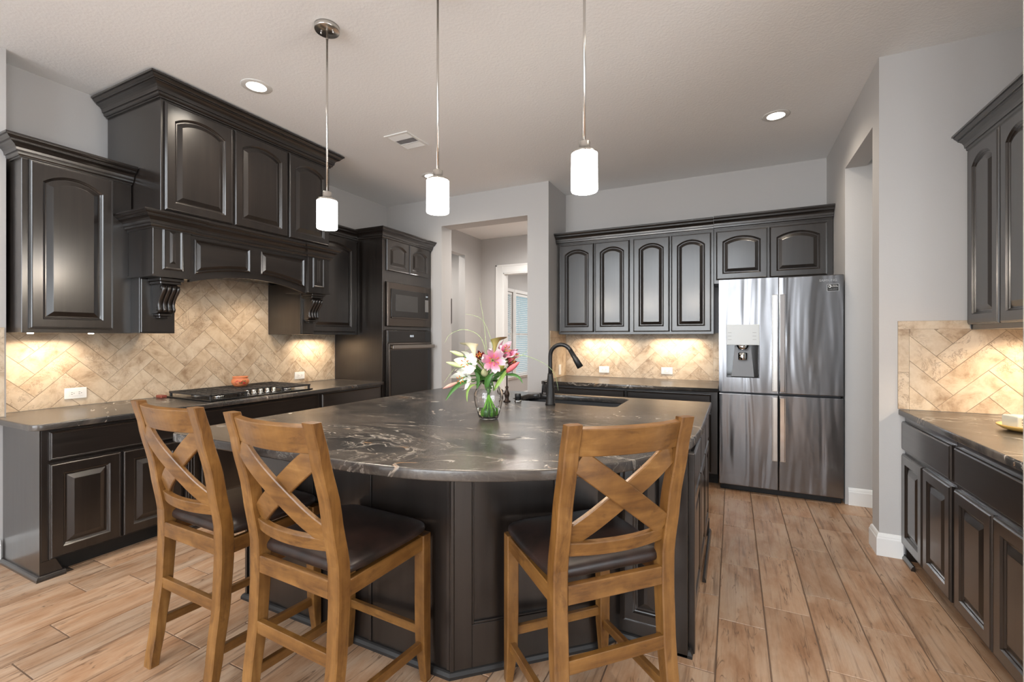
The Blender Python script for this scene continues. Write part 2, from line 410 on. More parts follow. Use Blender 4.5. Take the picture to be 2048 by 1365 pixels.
def window(name, axis, c, u0, u1, z0, z1, side, mull=1, parent=None):
    """frame + pane inside a wall hole; c = plane, side = direction into the room"""
    w_ = bpy.data.objects.new(name, None); COL.objects.link(w_); struct(w_)
    def bx(b, a0, a1, d0, d1, zz0, zz1):
        if axis == 'x': b.box((c + d0 * side, a0, zz0), (c + d1 * side, a1, zz1), .002)
        else: b.box((a0, c + d0 * side, zz0), (a1, c + d1 * side, zz1), .002)
    b = MB(); f = .05
    bx(b, u0, u0 + f, -.08, -.02, z0, z1); bx(b, u1 - f, u1, -.08, -.02, z0, z1); bx(b, u0, u1, -.08, -.02, z0, z0 + f); bx(b, u0, u1, -.08, -.02, z1 - f, z1)
    bx(b, u0, u1, -.075, -.03, (z0 + z1) / 2 - .02, (z0 + z1) / 2 + .02)
    for k in range(1, mull): um = u0 + (u1 - u0) * k / mull; bx(b, um - .03, um + .03, -.08, -.02, z0, z1)
    b.build('window_frame', TRIM, w_)
    b = MB(); t = .065
    bx(b, u0 - t, u0, 0, .016, z0, z1); bx(b, u1, u1 + t, 0, .016, z0, z1); bx(b, u0 - t, u1 + t, 0, .016, z1, z1 + t); bx(b, u0 - t, u1 + t, 0, .016, z0 - t, z0 - .021)
    bx(b, u0 - t, u1 + t, 0, .05, z0 - .02, z0)
    b.build('window_casing', TRIM, w_)
    b = MB(); bx(b, u0 + f, u1 - f, -.055, -.05, z0 + f, z1 - f); b.build('window_glass', PANE, w_)
    return w_
for i, (a, bb) in enumerate(REARWIN):
    window('window_%d' % (i + 1), 'y', -4.5, a, bb, .35, 2.6, 1, 2); window('window_%d' % (i + 7), 'y', -4.5, a, bb, 2.85, 4.95, 1, 2)
window('window_4', 'x', 3.5, -2.9, .5, .35, 2.6, -1, 4)
window('window_5', 'x', -4.2, 7.95, 8.66, .52, 2.30, 1, 1); window('window_6', 'x', -4.2, 8.80, 9.75, .52, 2.30, 1, 1)
def blind(label, u0, u1, z0, z1):
    t = thing('window_blind', label, 'blind', (-4.2, u0, z0), 0, 'blinds in the study')
    L = u1 - u0; H = z1 - z0
    MB().box((-.045, .01, H - .05), (-.005, L - .01, H), .004).build('headrail', TRIM, t)
    b = MB(); n = int((H - .07) / .042)
    for k in range(n):
        z = .02 + k * .042; b.face([(-.045, .015, z + .012), (-.008, .015, z - .006), (-.008, L - .015, z - .006), (-.045, L - .015, z + .012)])
    b.build('slats', TRIM, t)
    MB().tube([(-.006, L * .2, H - .05), (-.006, L * .2, H * .45)], .003, 6).build('wand', TRIM, t)
blind('white slatted blind on the left narrow window seen through the doorway', 7.96, 8.65, .53, 2.29)
blind('white slatted blind on the right window seen through the doorway', 8.81, 9.74, .53, 2.29)
area('study_daylight_and_fill', (-4.5, 8.8, 1.5), (0, -PI / 2, 0), (1.8, 1.9), 3, DAY)
area('study_daylight_and_fill', (-2.4, 9.5, 2.85), (0, 0, 0), (2, 2), 46, (1, .98, .95))  # added overhead fill for the study interior, no fixture modelled
spot('hall_fill_beam', (-2.7, 5.9, CEIL - .02), 150, (1, .93, .86), 170, .9)
spot('hall_fill_beam', (-4.7, 6.0, CEIL - .02), 75, (1, .93, .86), 165, .9)  # extra spot added to brighten the nook, no can fitted here
spot('side_hall_can_beam', (1.9, 4.0, CEIL - .02), 30, (1, .95, .9), 160, .9)
# dark strip lights / small items on the walls beyond the opening
tag(MB().box((-3.249, 4.895, 1.52), (-3.243, 4.902, 1.84), .001).build('door_latch_strip', BRONZE), 'thin dark strip on the left jamb of the pantry opening', 'strip')

# ------------------------------------------------------------------ doors, drawers, crowns
def loop_rect(w, h, d, n):
    """points: bottom left, bottom right, then the top from right to left (n points)"""
    x0, x1, z0, z1 = d, w - d, d, h - d
    return [(x0, z0), (x1, z0)] + [(x1 + (x0 - x1) * i / (n - 1), z1) for i in range(n)]
def loop_arch(w, h, st, rise, d, n, btm=None):
    """arched opening: stile st, top rail st at the crown of the arch"""
    if btm is None: btm = st
    x0, x1, z0 = st + d, w - st - d, btm + d
    ow = w - 2 * st; R = (ow * ow / 4 + rise * rise) / (2 * rise); zc = h - st - R; cx = w / 2; r = R - d
    pts = []
    for i in range(n):
        x = x1 + (x0 - x1) * i / (n - 1); pts.append((x, zc + math.sqrt(max(r * r - (x - cx) ** 2, 0))))
    return [(x0, z0), (x1, z0)] + pts
def door(name, w, h, parent, x, z, y=0, arch=0, drawer=False, m=None, st=.062, panel=True, t=.02, label=None):
    """door face looks along -y, its back lies on y"""
    n = 13 if arch else 2; b = MB(); rings = []
    def R(pts, yy): rings.append([(px, yy, pz) for px, pz in pts])
    R(loop_rect(w, h, 0, n), 0); R(loop_rect(w, h, 0, n), -t + .008); R(loop_rect(w, h, .003, n), -t + .003); R(loop_rect(w, h, .005, n), -t + .0035)
    R(loop_rect(w, h, .009, n), -t - .001); R(loop_rect(w, h, .012, n), -t)
    if drawer: R(loop_rect(w, h, .018, n), -t)
    elif arch:
        for d, yy in ((-.006, -t), (0, -t + .007), (.004, -t + .009), (.008, -t + .014), (.014, -t + .014), (.040, -t + .003), (.043, -t + .002)):
            R(loop_arch(w, h, st, arch, d, n), yy)
    else:
        for d, yy in ((-.006, -t), (0, -t + .007), (.004, -t + .009), (.008, -t + .014), (.014, -t + .014), (.040, -t + .003), (.043, -t + .002)):
            R(loop_rect(w, h, st + d, n), yy)
    b.loft(rings)
    o = b.build(name, m or DARK, parent, loc=(x, y, z))
    if label: o['label'] = label
    return o
CROWN = [(0, 0), (.010, 0), (.010, .010), (.016, .010), (.022, .016), (.024, .026), (.024, .030), (.031, .030), (.031, .037), (.034, .050), (.042, .062), (.054, .070), (.062, .073), (.062, .080), (.069, .080), (.069, .085), (.076, .090), (.082, .098), (.082, .102), (.090, .102), (.090, .113), (0, .113)]
def crown(parent, path, z, sc=1.0, name='crown_molding'):
    return MB().sweep([(o * sc, h * sc) for o, h in CROWN], path, z).build(name, DARKX, parent)
SHOE = [(0, 0), (.018, 0), (.018, .012), (.012, .024), (.006, .028), (0, .028)]
def puck(parent, x, y, z):
    MB().lathe([(.0, 0), (.013, 0), (.015, .002), (.015, .006), (0, .006)], (x, y, z - .0065), 20).build('under_cabinet_light', CANLENS, parent)
RL = PI / 2   # cabinets on the left wall: local x = world y, local y = -world x
FX = -3.42    # face frame plane of the deep left cabinets

# ---- left wall, uppers
def upper(label, loc, rz, W, D, z0, z1, doors, arch=.05, side_l=True, side_r=True, crown_path=None, group=None, frame=.04, rail_b=.025, rail_t=.03, cz=None, cs=1.0):
    t = thing('upper_cabinet', label, 'cabinet', loc, rz, group)
    MB().box((0, 0, z0), (W, D, z1), .002).build('cabinet_body', DARK, t)
    for x0, x1 in doors: door('door', x1 - x0, z1 - z0 - rail_b - rail_t, t, x0, z0 + rail_b, -.0005, arch)
    if crown_path: crown(t, crown_path, cz if cz is not None else z1 - .005, cs)
    return t
tA = upper('single-door dark upper cabinet at the left end, beside the range hood', (-3.77, 1.14, 0), RL, .545, .345, 1.37, 2.43,
           [(.03, .435)], .055, crown_path=[(0, .148), (0, 0), (.545, 0)], cz=2.40)
tB = upper('single-door dark upper cabinet between the range hood and the oven tower', (-3.77, 3.12, 0), RL, .678, .345, 1.37, 2.43,
           [(.03, .635)], .055, crown_path=[(0, 0), (.676, 0)], cz=2.40)
tH = thing('upper_cabinet', 'tall three-door dark cabinet above the range hood, reaching the ceiling', 'cabinet', (FX, 1.69, 0), RL)
MB().box((0, 0, 2.165), (1.40, .69, 2.97), .002).build('cabinet_body', DARK, tH)
for x0, x1 in ((.02, .475), (.49, .945), (.96, 1.385)): door('door', x1 - x0, .725, tH, x0, 2.195, -.0005, .055)
crown(tH, [(0, .69), (0, 0), (1.40, 0), (1.40, .69)], 2.935, 1.08)

# range hood: mantel with arched valance, pilasters, legs and corbels
HX = -3.46
hood = thing('range_hood', 'dark wooden mantel range hood with arched valance and carved corbels', 'range hood', (HX, 1.665, 0), RL)
W = 1.46; pw = .235
for xa in (0, W - pw): MB().box((xa, 0, 1.75), (xa + pw, .31, 2.16), .002).build('pilaster_box', DARK, hood)
b = MB(); N = 24; x0, x1 = pw, W - pw; front = []; 
def archz(x): return 1.735 + .075 * (1 - ((x - W / 2) / ((x1 - x0) / 2)) ** 2)
xs = [x0 + (x1 - x0) * i / N for i in range(N + 1)]
for yy in (.018, .04):
    pass
rings = [[(x, .018, archz(x)), (x, .018, 2.12), (x, .045, 2.12), (x, .045, archz(x))] for x in xs]
b.loft(rings); b.build('valance', DARKX, hood)
def vpanel(xa, xb):
    n = 12; X = [xa + (xb - xa) * i / (n - 1) for i in range(n)]
    def ring(d, yy):
        r = [(xa + d + (xb - xa - 2 * d) * i / (n - 1), yy, archz(xa + d + (xb - xa - 2 * d) * i / (n - 1)) + .05 + d) for i in range(n)]
        return r + [(xb - d, yy, 2.045 - d), (xa + d, yy, 2.045 - d)]
    return MB().loft([ring(0, .022), ring(0, .010), ring(.008, .006), ring(.014, .014), ring(.018, .019), ring(.04, .008), ring(.043, .008)]).build('raised_panel', DARKX, hood)
xm = W / 2; vpanel(x0 + .03, xm - .045); vpanel(xm + .045, x1 - .03)
door('pilaster_panel', .13, .31, hood, .055, 1.80, .012, 0, st=.018); door('pilaster_panel', .13, .31, hood, W - .055 - .13, 1.80, .012, 0, st=.018)
for pth_ in ([(0, .31), (0, 0), (pw, 0)], [(W - pw, 0), (W, 0), (W, .31)]): MB().sweep([(0, 0), (.01, 0), (.01, .012), (0, .012)], pth_, 1.75).build('bead', DARKX, hood)
crown(hood, [(0, .31), (0, 0), (pw, 0), (pw, .018), (W - pw, .018), (W - pw, 0), (W, 0), (W, .31)], 2.07, .95)
MB().box((.012, .05, 1.86), (W - .012, .64, 1.88), .001).build('liner', STEEL, hood)
MB().box((.25, .045, 1.88), (W - .25, .655, 2.16), .001).build('hood_box', DARK, hood)
b = MB(); [b.box((.45 + k * .03, .2, 1.852), (.463 + k * .03, .55, 1.86)) for k in range(18)]; b.build('filter', CHROME, hood)
puck(hood, 1.05, .33, 1.862)
for k, xl in enumerate((.015, 1.305)):
    lw = .22 if k == 0 else .15
    MB().box((xl, .20, 1.37), (xl + lw, .655, 1.857), .002).build('side_leg', DARK, hood)
    b = MB(); b.box((xl + .006, .188, 1.375), (xl + lw - .006, .20, 1.745), .003); b.build('leg_panel', DARK, hood)
def corbel(cx):
    """S-scroll bracket 0.11 wide, hanging under the pilaster"""
    c = MB().box((cx - .075, .035, 1.728), (cx + .075, .19, 1.75), .003).box((cx - .066, .05, 1.708), (cx + .066, .19, 1.728), .004)
    o = c.build('corbel', DARK, hood)
    # body profile (y out = smaller), top to bottom
    prof = [(.070, 1.708), (.056, 1.695), (.052, 1.675), (.062, 1.655), (.085, 1.63), (.105, 1.60), (.115, 1.57), (.112, 1.548), (.105, 1.535), (.112, 1.52), (.13, 1.51), (.15, 1.508)]
    c = MB(); poly = prof + [(.188, 1.508), (.188, 1.708)]
    c.loft([[(xx, y, z) for y, z in poly] for xx in (cx - .048, cx + .048)])
    c.build('corbel_body', DARK, o)
    for dx, wd in ((-.045, .016), (-.015, .018), (.015, .018), (.045, .016)):
        r = MB()
        r.tube([(cx + dx, y - .004, z) for y, z in prof[1:-2]], [.011] * 4 + [.010] * 5, 8)
        r.lathe([(0, -wd / 2), (.017, -wd / 2), (.020, 0), (.017, wd / 2), (0, wd / 2)], (cx + dx, .072, 1.685), 16, axis='x')
        r.lathe([(0, -wd / 2), (.015, -wd / 2), (.018, 0), (.015, wd / 2), (0, wd / 2)], (cx + dx, .118, 1.538), 16, axis='x')
        r.build('scroll', DARK, o)
    c = MB().box((cx - .04, .12, 1.49), (cx + .04, .19, 1.508), .004).box((cx - .028, .14, 1.475), (cx + .028, .19, 1.49), .004); c.build('corbel_foot', DARK, o)
corbel(.135); corbel(W - .085)

# ---- oven tower
TY = 3.80; TW = YP - TY
tow = thing('oven_cabinet', 'tall dark cabinet tower holding the microwave and wall oven', 'cabinet', (-3.41, TY, 0), RL)
b = MB(); TD = .70
b.box((0, 0, 0), (.045, TD, 2.44), .001); b.box((TW - .05, 0, 0), (TW - .002, TD, 2.44), .001); b.box((.046, .66, 0), (TW - .051, TD, 2.439))
b.box((.045, 0, 1.955), (TW - .05, .64, 2.44), .001); b.box((.045, 0, 1.425), (TW - .05, .6, 1.462), .001); b.box((.045, 0, 0), (TW - .05, .64, .62), .001)
b.build('cabinet_body', DARK, tow)
for x0, x1 in ((.055, .435), (.445, .825)): door('door', x1 - x0, .345, tow, x0, 2.075, -.0005, .045, st=.055)
door('drawer', TW - .11, .26, tow, .055, .32, -.0005, drawer=True)
crown(tow, [(0, .355), (0, 0), (TW - .003, 0)], 2.41)
# microwave
mw = thing('microwave_oven', 'black stainless built-in microwave above the wall oven', 'microwave', (-3.41, TY, 0), RL)
x0, x1, z0, z1 = .052, TW - .055, 1.465, 1.95
b = MB(); b.box((x0, -.03, z0), (x1, .0, z1), .004); b.box((x0 + .02, 0.001, z0 + .01), (x1 - .02, .40, z1 - .01)); b.build('trim_kit', BSTEEL, mw)
MB().box((x0 + .05, -.038, z0 + .105), (x1 - .05, -.030, z1 - .07), .002).build('glass_door', BGLASS, mw)
MB().box((x0 + .12, -.0395, z0 + .17), (x1 - .26, -.038, z1 - .13), .001).build('viewing_window', mat('tinted_window', (.05, .05, .05), .12), mw)
MB().box((x0 + .055, -.046, z0 + .09), (x1 - .055, -.036, z0 + .104), .002).build('door_handle', BSTEEL, mw)
text('clock_digits', '2:14', .022, LCD, (x1 - .085, -.0392, z1 - .115), (PI / 2, 0, 0), mw)
b = MB().box((x1 - .118, -.0386, z1 - .30), (x1 - .052, -.0378, z1 - .155))
for r in range(5):
    for c in range(3): b.box((x1 - .115 + c * .022, -.0392, z1 - .17 - r * .03), (x1 - .103 + c * .022, -.038, z1 - .160 - r * .03))
b.build('keypad', mat('keypad_grey', (.25, .25, .25), .4), mw)
# wall oven
ov = thing('wall_oven', 'black stainless wall oven with digital display below the microwave', 'oven', (-3.41, TY, 0), RL)
x0, x1 = .048, TW - .052
b = MB(); b.box((x0, -.025, .64), (x1, 0, 1.42), .003); b.box((x0 + .02, .001, .65), (x1 - .02, .60, 1.42)); b.build('oven_body', BSTEEL, ov)
MB().box((x0 + .004, -.034, 1.285), (x1 - .004, -.025, 1.415), .002).build('control_panel', BGLASS, ov)
b = MB(); b.box((x0 + .002, -.05, .66), (x1 - .002, -.025, 1.275), .005); od = b.build('oven_door', BSTEEL, ov)
MB().box((x0 + .03, -.054, .70), (x1 - .03, -.050, 1.20), .002).build('door_glass', BGLASS, od)
b = MB(); b.box((x0 + .01, -.105, 1.215), (x1 - .01, -.085, 1.255), .006, 2); b.box((x0 + .02, -.09, 1.225), (x0 + .04, -.05, 1.245)); b.box((x1 - .04, -.09, 1.225), (x1 - .02, -.05, 1.245)); b.build('handle', mat('handle_grey_steel', (.30, .28, .26), .25, 1), od)
text('clock_digits', '10:15', .032, LCD, ((x0 + x1) / 2 + .02, -.0345, 1.355), (PI / 2, 0, 0), ov)

# ---- left base cabinets (countertop top at .865)
KL = .865
def base(label, loc, rz, W, D, H, drawers, doors, dz=(.655, .815), ddz=(.105, .635), toe=True, group=None, st=.062, kick=.075, extra=None):
    t = thing('base_cabinet', label, 'cabinet', loc, rz, group)
    b = MB(); b.box((0, 0, .10), (W, D, H), .002); b.build('cabinet_body', DARK, t)
    MB().box((.0, kick, 0), (W, D, .10)).build('toe_kick', SHADOWGAP, t)
    for x0, x1 in drawers: door('drawer', x1 - x0, dz[1] - dz[0], t, x0, dz[0], -.0005, drawer=True, m=DARKX)
    for x0, x1 in doors: door('door', x1 - x0, ddz[1] - ddz[0], t, x0, ddz[0], -.0005, st=st)
    return t
t1 = base('dark base cabinet with drawer and two doors at the left counter end', (FX, 1.11, 0), RL, .72, .49, KL - .035, [(.03, .70)], [(.03, .358), (.366, .70)])
MB().box((-.006, 0, 0), (0, .49, KL - .035)).build('end_panel', DARK, t1)
b = MB(); b.loft([[(0, yy, 0), (.14, yy, 0), (.09, yy, .03), (.06, yy, .0995), (0, yy, .0995)] for yy in (0, .074)])
b.sweep(SHOE, [(-.006, .49), (-.006, 0), (.10, 0)]); b.build('bracket_foot', DARK, t1)
b = MB(); b.box((.62, 0, 0), (.72, .07, .10)); b.sweep(SHOE, [(.58, 0), (.72, 0)]); b.build('bracket_foot', DARK, t1)
tp = thing('base_pilaster', 'fluted dark pilaster between the left base cabinet and the cooktop cabinet', 'pilaster', (FX, 1.83, 0), RL)
b = MB(); b.box((0, -.03, 0), (.075, .3, KL - .035), .002); [b.box((.012 + k * .018, -.036, .16), (.022 + k * .018, -.03, .76), .003) for k in range(3)]; b.build('post', DARK, tp)
MB().sweep(SHOE, [(0, .03), (0, -.03), (.075, -.03), (.075, .03)]).build('plinth', DARK, tp)
t2 = base('wide dark base cabinet under the gas cooktop', (FX, 1.905, 0), RL, 1.06, .69, KL - .035, [(.03, 1.03)], [(.03, .525), (.535, 1.03)])
t3 = base('dark base cabinet between the cooktop cabinet and the oven tower', (FX, 2.967, 0), RL, .83, .69, KL - .035, [(.03, .80)], [(.03, .41), (.42, .80)])

def slab(name, poly, z0, z1, holes=(), m=None, bev=.006):
    cu = bpy.data.curves.new('c', 'CURVE'); cu.dimensions = '2D'; cu.fill_mode = 'BOTH'; cu.extrude = (z1 - z0) / 2 - bev; cu.bevel_depth = bev; cu.bevel_resolution = 2; cu.offset = -bev
    for i, pl in enumerate([poly] + list(holes)):
        sp = cu.splines.new('POLY'); sp.points.add(len(pl) - 1); sp.use_cyclic_u = True
        for p, q in zip(sp.points, pl): p.co = (q[0], q[1], 0, 1)
    tmp = bpy.data.objects.new('tmp', cu); COL.objects.link(tmp); bpy.context.view_layer.update()
    me = bpy.data.meshes.new_from_object(tmp.evaluated_get(bpy.context.evaluated_depsgraph_get())); bpy.data.objects.remove(tmp)
    me.materials.clear(); me.materials.append(m or GRAN)
    for v in me.vertices: v.co.z += (z0 + z1) / 2
    o = bpy.data.objects.new(name, me); COL.objects.link(o); return o
def arc(cx, cy, r, a0, a1, n=8): return [(cx + r * math.cos(math.radians(a0 + (a1 - a0) * i / n)), cy + r * math.sin(math.radians(a0 + (a1 - a0) * i / n))) for i in range(n + 1)]
XC = -3.385
tag(slab('countertop', [(XL + .012, YR + .005), (XN + .002, YR + .005), (XN + .002, 1.065)] + arc(XC - .05, 1.065 + .05, .05, -90, 0) + [(XC, TY - .003), (XL + .012, TY - .003)], KL - .035, KL),
    'long black veined granite countertop along the left wall under the cooktop', 'countertop')

# ---- cooktop
ck = thing('gas_cooktop', 'black gas cooktop with cast iron grates on the left counter', 'cooktop', (-4.03, 2.03, KL))
MB().box((0, 0, .0005), (.575, .91, .012), .004).build('cooktop_plate', mat('cooktop_black', (.02, .02, .02), .18, .4), ck)
for k in range(3):
    y0 = .012 + k * .298; y1 = y0 + .29; b = MB(); zt = .05
    xe = .555 if k != 1 else .42
    for yy in (y0, y1 - .012): b.box((.015, yy, zt - .014), (xe, yy + .012, zt), .002)
    for xx in (.015, xe - .012): b.box((xx, y0, zt - .014), (xx + .012, y1, zt), .002)
    for q in range(1, 7): b.box((.015, y0 + q * .0415, zt - .012), (xe, y0 + q * .0415 + .009, zt - .001), .001)
    for q in range(1, 4): xx = .015 + (xe - .015) * q / 4; b.box((xx, y0, zt - .012), (xx + .01, y1, zt - .001), .001)
    for xx in (.018, xe - .02):
        for yy in (y0 + .002, y1 - .018): b.box((xx, yy, .012), (xx + .016, yy + .016, zt - .01), .002)
    b.build('grate', IRON, ck)
for bx_, by_, r in ((.14, .157, .045), (.42, .157, .038), (.22, .455, .06), (.14, .753, .045), (.42, .753, .038)):
    o = MB().lathe([(0, .012), (r, .012), (r, .020), (r * .8, .024), (0, .024)], (bx_, by_, 0), 24).build('burner', CHROME, ck)
    MB().lathe([(0, .0245), (r * .75, .0245), (r * .75, .030), (0, .032)], (bx_, by_, 0), 24).build('burner_cap', IRON, o)
for k in range(5):
    MB().lathe([(0, .012), (.022, .012), (.022, .018), (.017, .020), (.015, .045), (.013, .048), (0, .048)], (.49, .335 + k * .06, 0), 20).build('knob', CHROME, ck)
# painted pot on the grate
pt = thing('clay_pot', 'small orange clay pot with painted red flowers on the cooktop grate', 'pot', (-3.86, 2.52, KL + .051))
CLAY = mat('orange_clay', (.62, .20, .08), .5)
MB().lathe([(0, 0), (.045, 0), (.062, .02), (.070, .042), (.062, .062), (.054, .070), (.060, .078), (.062, .084), (.056, .084), (.048, .072), (.050, .02), (0, .012)], n=32).build('pot_body', CLAY, pt)
def blob(n, col, R0, seed):
    b = MB(); rr = random.Random(seed)
    for i in range(n):
        a = -.55 + rr.uniform(-.6, .6); z = rr.uniform(.024, .052); r = .0655 + .0035 * math.sin((z - .018) / .05 * PI)
        b.lathe([(0, -.001), (R0, 0), (R0 * .7, .003), (0, .004)], (r * math.cos(a), r * math.sin(a), z), 8)
    return b
blob(12, 0, .009, 1).build('painted_flowers', mat('painted_red', (.55, .02, .02), .5), pt)
blob(10, 0, .007, 2).build('painted_leaves', mat('painted_green', (.03, .14, .04), .5), pt)
tag(MB().box((-4.085, 1.985, KL + .0005), (-4.03 + .02, 2.028, KL + .022), .006, 2).build('spoon_rest', mat('terracotta_red', (.25, .06, .04), .4)), 'small dark red dish on the counter at the near end of the cooktop', 'dish')

# ------------------------------------------------------------------ backsplashes (herringbone tiles as geometry)
def clip(poly, x0, x1, y0, y1):
    def cut(P, f, inter):
        out = []
        for i in range(len(P)):
            a, c = P[i - 1], P[i]
            if f(c):
                if not f(a): out.append(inter(a, c))
                out.append(c)
            elif f(a): out.append(inter(a, c))
        return out
    def ix(v): return lambda a, c: (v, a[1] + (c[1] - a[1]) * (v - a[0]) / (c[0] - a[0]))
    def iy(v): return lambda a, c: (a[0] + (c[0] - a[0]) * (v - a[1]) / (c[1] - a[1]), v)
    for f, g_ in ((lambda p: p[0] >= x0, ix(x0)), (lambda p: p[0] <= x1, ix(x1)), (lambda p: p[1] >= y0, iy(y0)), (lambda p: p[1] <= y1, iy(y1))):
        if len(poly) < 3: return []
        poly = cut(poly, f, g_)
    return poly
def tiles(name, regions, org, to3, label, parent=None, straight=(), cat='backsplash'):
    """regions: rects (u0,u1,v0,v1) in wall coordinates with herringbone; straight: plain tiles (rects); to3(u,v,d) -> xyz"""
    b = MB(); tvals = []; w_ = .107; gp = .0014; s2 = math.sqrt(.5)
    def add(poly, r):
        if len(poly) < 3: return
        A = sum(poly[i - 1][0] * poly[i][1] - poly[i][0] * poly[i - 1][1] for i in range(len(poly)))
        if abs(A) < 2e-4: return
        T = [b.bm.verts.new(to3(u, v, .007)) for u, v in poly]; B = [b.bm.verts.new(to3(u, v, .003)) for u, v in poly]
        b.bm.faces.new(T); tvals.append(r)
        for i in range(len(T)): b.bm.faces.new((T[i - 1], B[i - 1], B[i], T[i])); tvals.append(r)
    for reg in regions:
        for i in range(-70, 70):
            for j in range(-24, 24):
                for kind in (0, 1):
                    cx, cy = i + 3 * j, i - 3 * j
                    if kind == 0: q = (cx, cx + 3, cy, cy + 1)
                    else: q = (cx + 3, cx + 4, cy - 2, cy + 1)
                    g2 = gp / w_
                    c = [(q[0] + g2, q[2] + g2), (q[1] - g2, q[2] + g2), (q[1] - g2, q[3] - g2), (q[0] + g2, q[3] - g2)]
                    P = [(org[0] + (a - d) * s2 * w_, org[1] + (a + d) * s2 * w_) for a, d in c]
                    if max(p[0] for p in P) < reg[0] or min(p[0] for p in P) > reg[1] or max(p[1] for p in P) < reg[2] or min(p[1] for p in P) > reg[3]: continue
                    rr = random.Random(i * 7919 + j * 104729 + kind).random()
                    add(clip(P, *reg), rr)
    for q in straight: add([(q[0] + gp, q[2] + gp), (q[1] - gp, q[2] + gp), (q[1] - gp, q[3] - gp), (q[0] + gp, q[3] - gp)], random.random())
    o = b.build(name, TILE)
    a_ = o.data.attributes.new('tile', 'FLOAT', 'FACE'); a_.data.foreach_set('value', tvals)
    gb = MB()
    for q in list(regions) + list(straight):
        gb.loft([[to3(q[0], q[2], d), to3(q[1], q[2], d), to3(q[1], q[3], d), to3(q[0], q[3], d)] for d in (.0005, .0035)])
    gb.build('grout', GROUT, o)
    return tag(o, label, cat)
tiles('backsplash', [(YR + .004, 1.68, KL + .001, 1.37), (1.905, 2.967, KL + .001, 1.86), (1.68, 1.905, KL + .001, 1.37), (2.967, TY - .002, KL + .001, 1.37)], (1.306, .946), lambda u, v, d: (XL + d, u, v),
      'beige travertine herringbone tile backsplash behind the cooktop', straight=[])
tiles('backsplash', [], (0, 0), lambda u, v, d: (XN + d, u, v), 'narrow strip of upright beige tiles on the left wall end beside the counter',
      straight=[(.96, 1.112, KL + .001, 1.13), (.96, 1.112, 1.13, 1.40)])
KB = .88
tiles('backsplash', [(XP + .008, -.19, KB + .001, 1.385)], (-1.006, .955), lambda u, v, d: (u, YB - d, v),
      'beige herringbone tile backsplash behind the back counter under the cabinets', straight=[(-.19, -.117, KB + .001, 1.12), (-.19, -.117, 1.12, 1.39)])
tiles('backsplash', [], (0, 0), lambda u, v, d: (XP + d, u, v), 'beige tile backsplash on the side wall at the left end of the back counter',
      straight=[(4.72, YB - .008, KB + .001, 1.34), (4.72, YB - .008, 1.34, 1.415)])
KR = .905
tiles('backsplash', [(.954, XBR - .001, KR + .001, 1.39)], (1.153, 1.002), lambda u, v, d: (u, Y2 - d, v),
      'bordered beige herringbone tile backsplash on the end wall of the right counter', straight=[(.90, .954, KR + .001, 1.13), (.90, .954, 1.13, 1.39), (.90, 1.228, 1.39, 1.44)])
tiles('backsplash', [(2.075, Y2 - .008, KR + .001, 1.39)], (2.4, 1.0), lambda u, v, d: (XBR - d, u, v), 'beige herringbone tile backsplash along the wall behind the right counter')

# ------------------------------------------------------------------ back wall cabinets
ub = thing('upper_cabinet', 'row of four tall arched doors on the dark upper cabinet at the back wall', 'cabinet', (-1.80, 4.925, 0))
MB().box((0, 0, 1.375), (1.628, YB - 4.925 - .002, 2.44), .002).build('cabinet_body', DARK, ub)
for x0, x1 in ((.022, .415), (.428, .805), (.845, 1.212), (1.228, 1.605)): door('door', x1 - x0, .985, ub, x0, 1.40, -.0005, .05)
crown(ub, [(-.027, 0), (1.627, 0)], 2.405)
uf = thing('upper_cabinet', 'short two-door dark cabinet above the refrigerator', 'cabinet', (-.17, 4.91, 0))
MB().box((0, 0, 1.87), (.975, YB - 4.91 - .002, 2.44), .002).build('cabinet_body', DARK, uf)
for x0, x1 in ((.02, .462), (.478, .93)): door('door', x1 - x0, .475, uf, x0, 1.905, -.0005, .045)
crown(uf, [(0, 0), (.975, 0)], 2.405)
bb1 = thing('base_cabinet', 'dark base cabinet under the back counter beside the refrigerator', 'cabinet', (-1.825, 4.50, 0))
MB().box((0, 0, .10), (1.70, .74, KB - .035), .002).build('cabinet_body', DARK, bb1)
MB().box((0, .075, 0), (1.70, .74, .10)).build('toe_kick', SHADOWGAP, bb1)
for x0, x1 in ((.03, .865), (.89, 1.645)): door('drawer', x1 - x0, .155, bb1, x0, .665, -.0005, drawer=True, m=DARKX)
for x0, x1 in ((.03, .44), (.45, .865), (.89, 1.26), (1.27, 1.645)): door('door', x1 - x0, .53, bb1, x0, .115, -.0005)
tag(slab('countertop', [(XP + .002, 4.47), (-.118, 4.47), (-.118, YB - .008), (XP + .009, YB - .008)], KB - .035, KB), 'black veined granite countertop along the back wall left of the refrigerator', 'countertop')

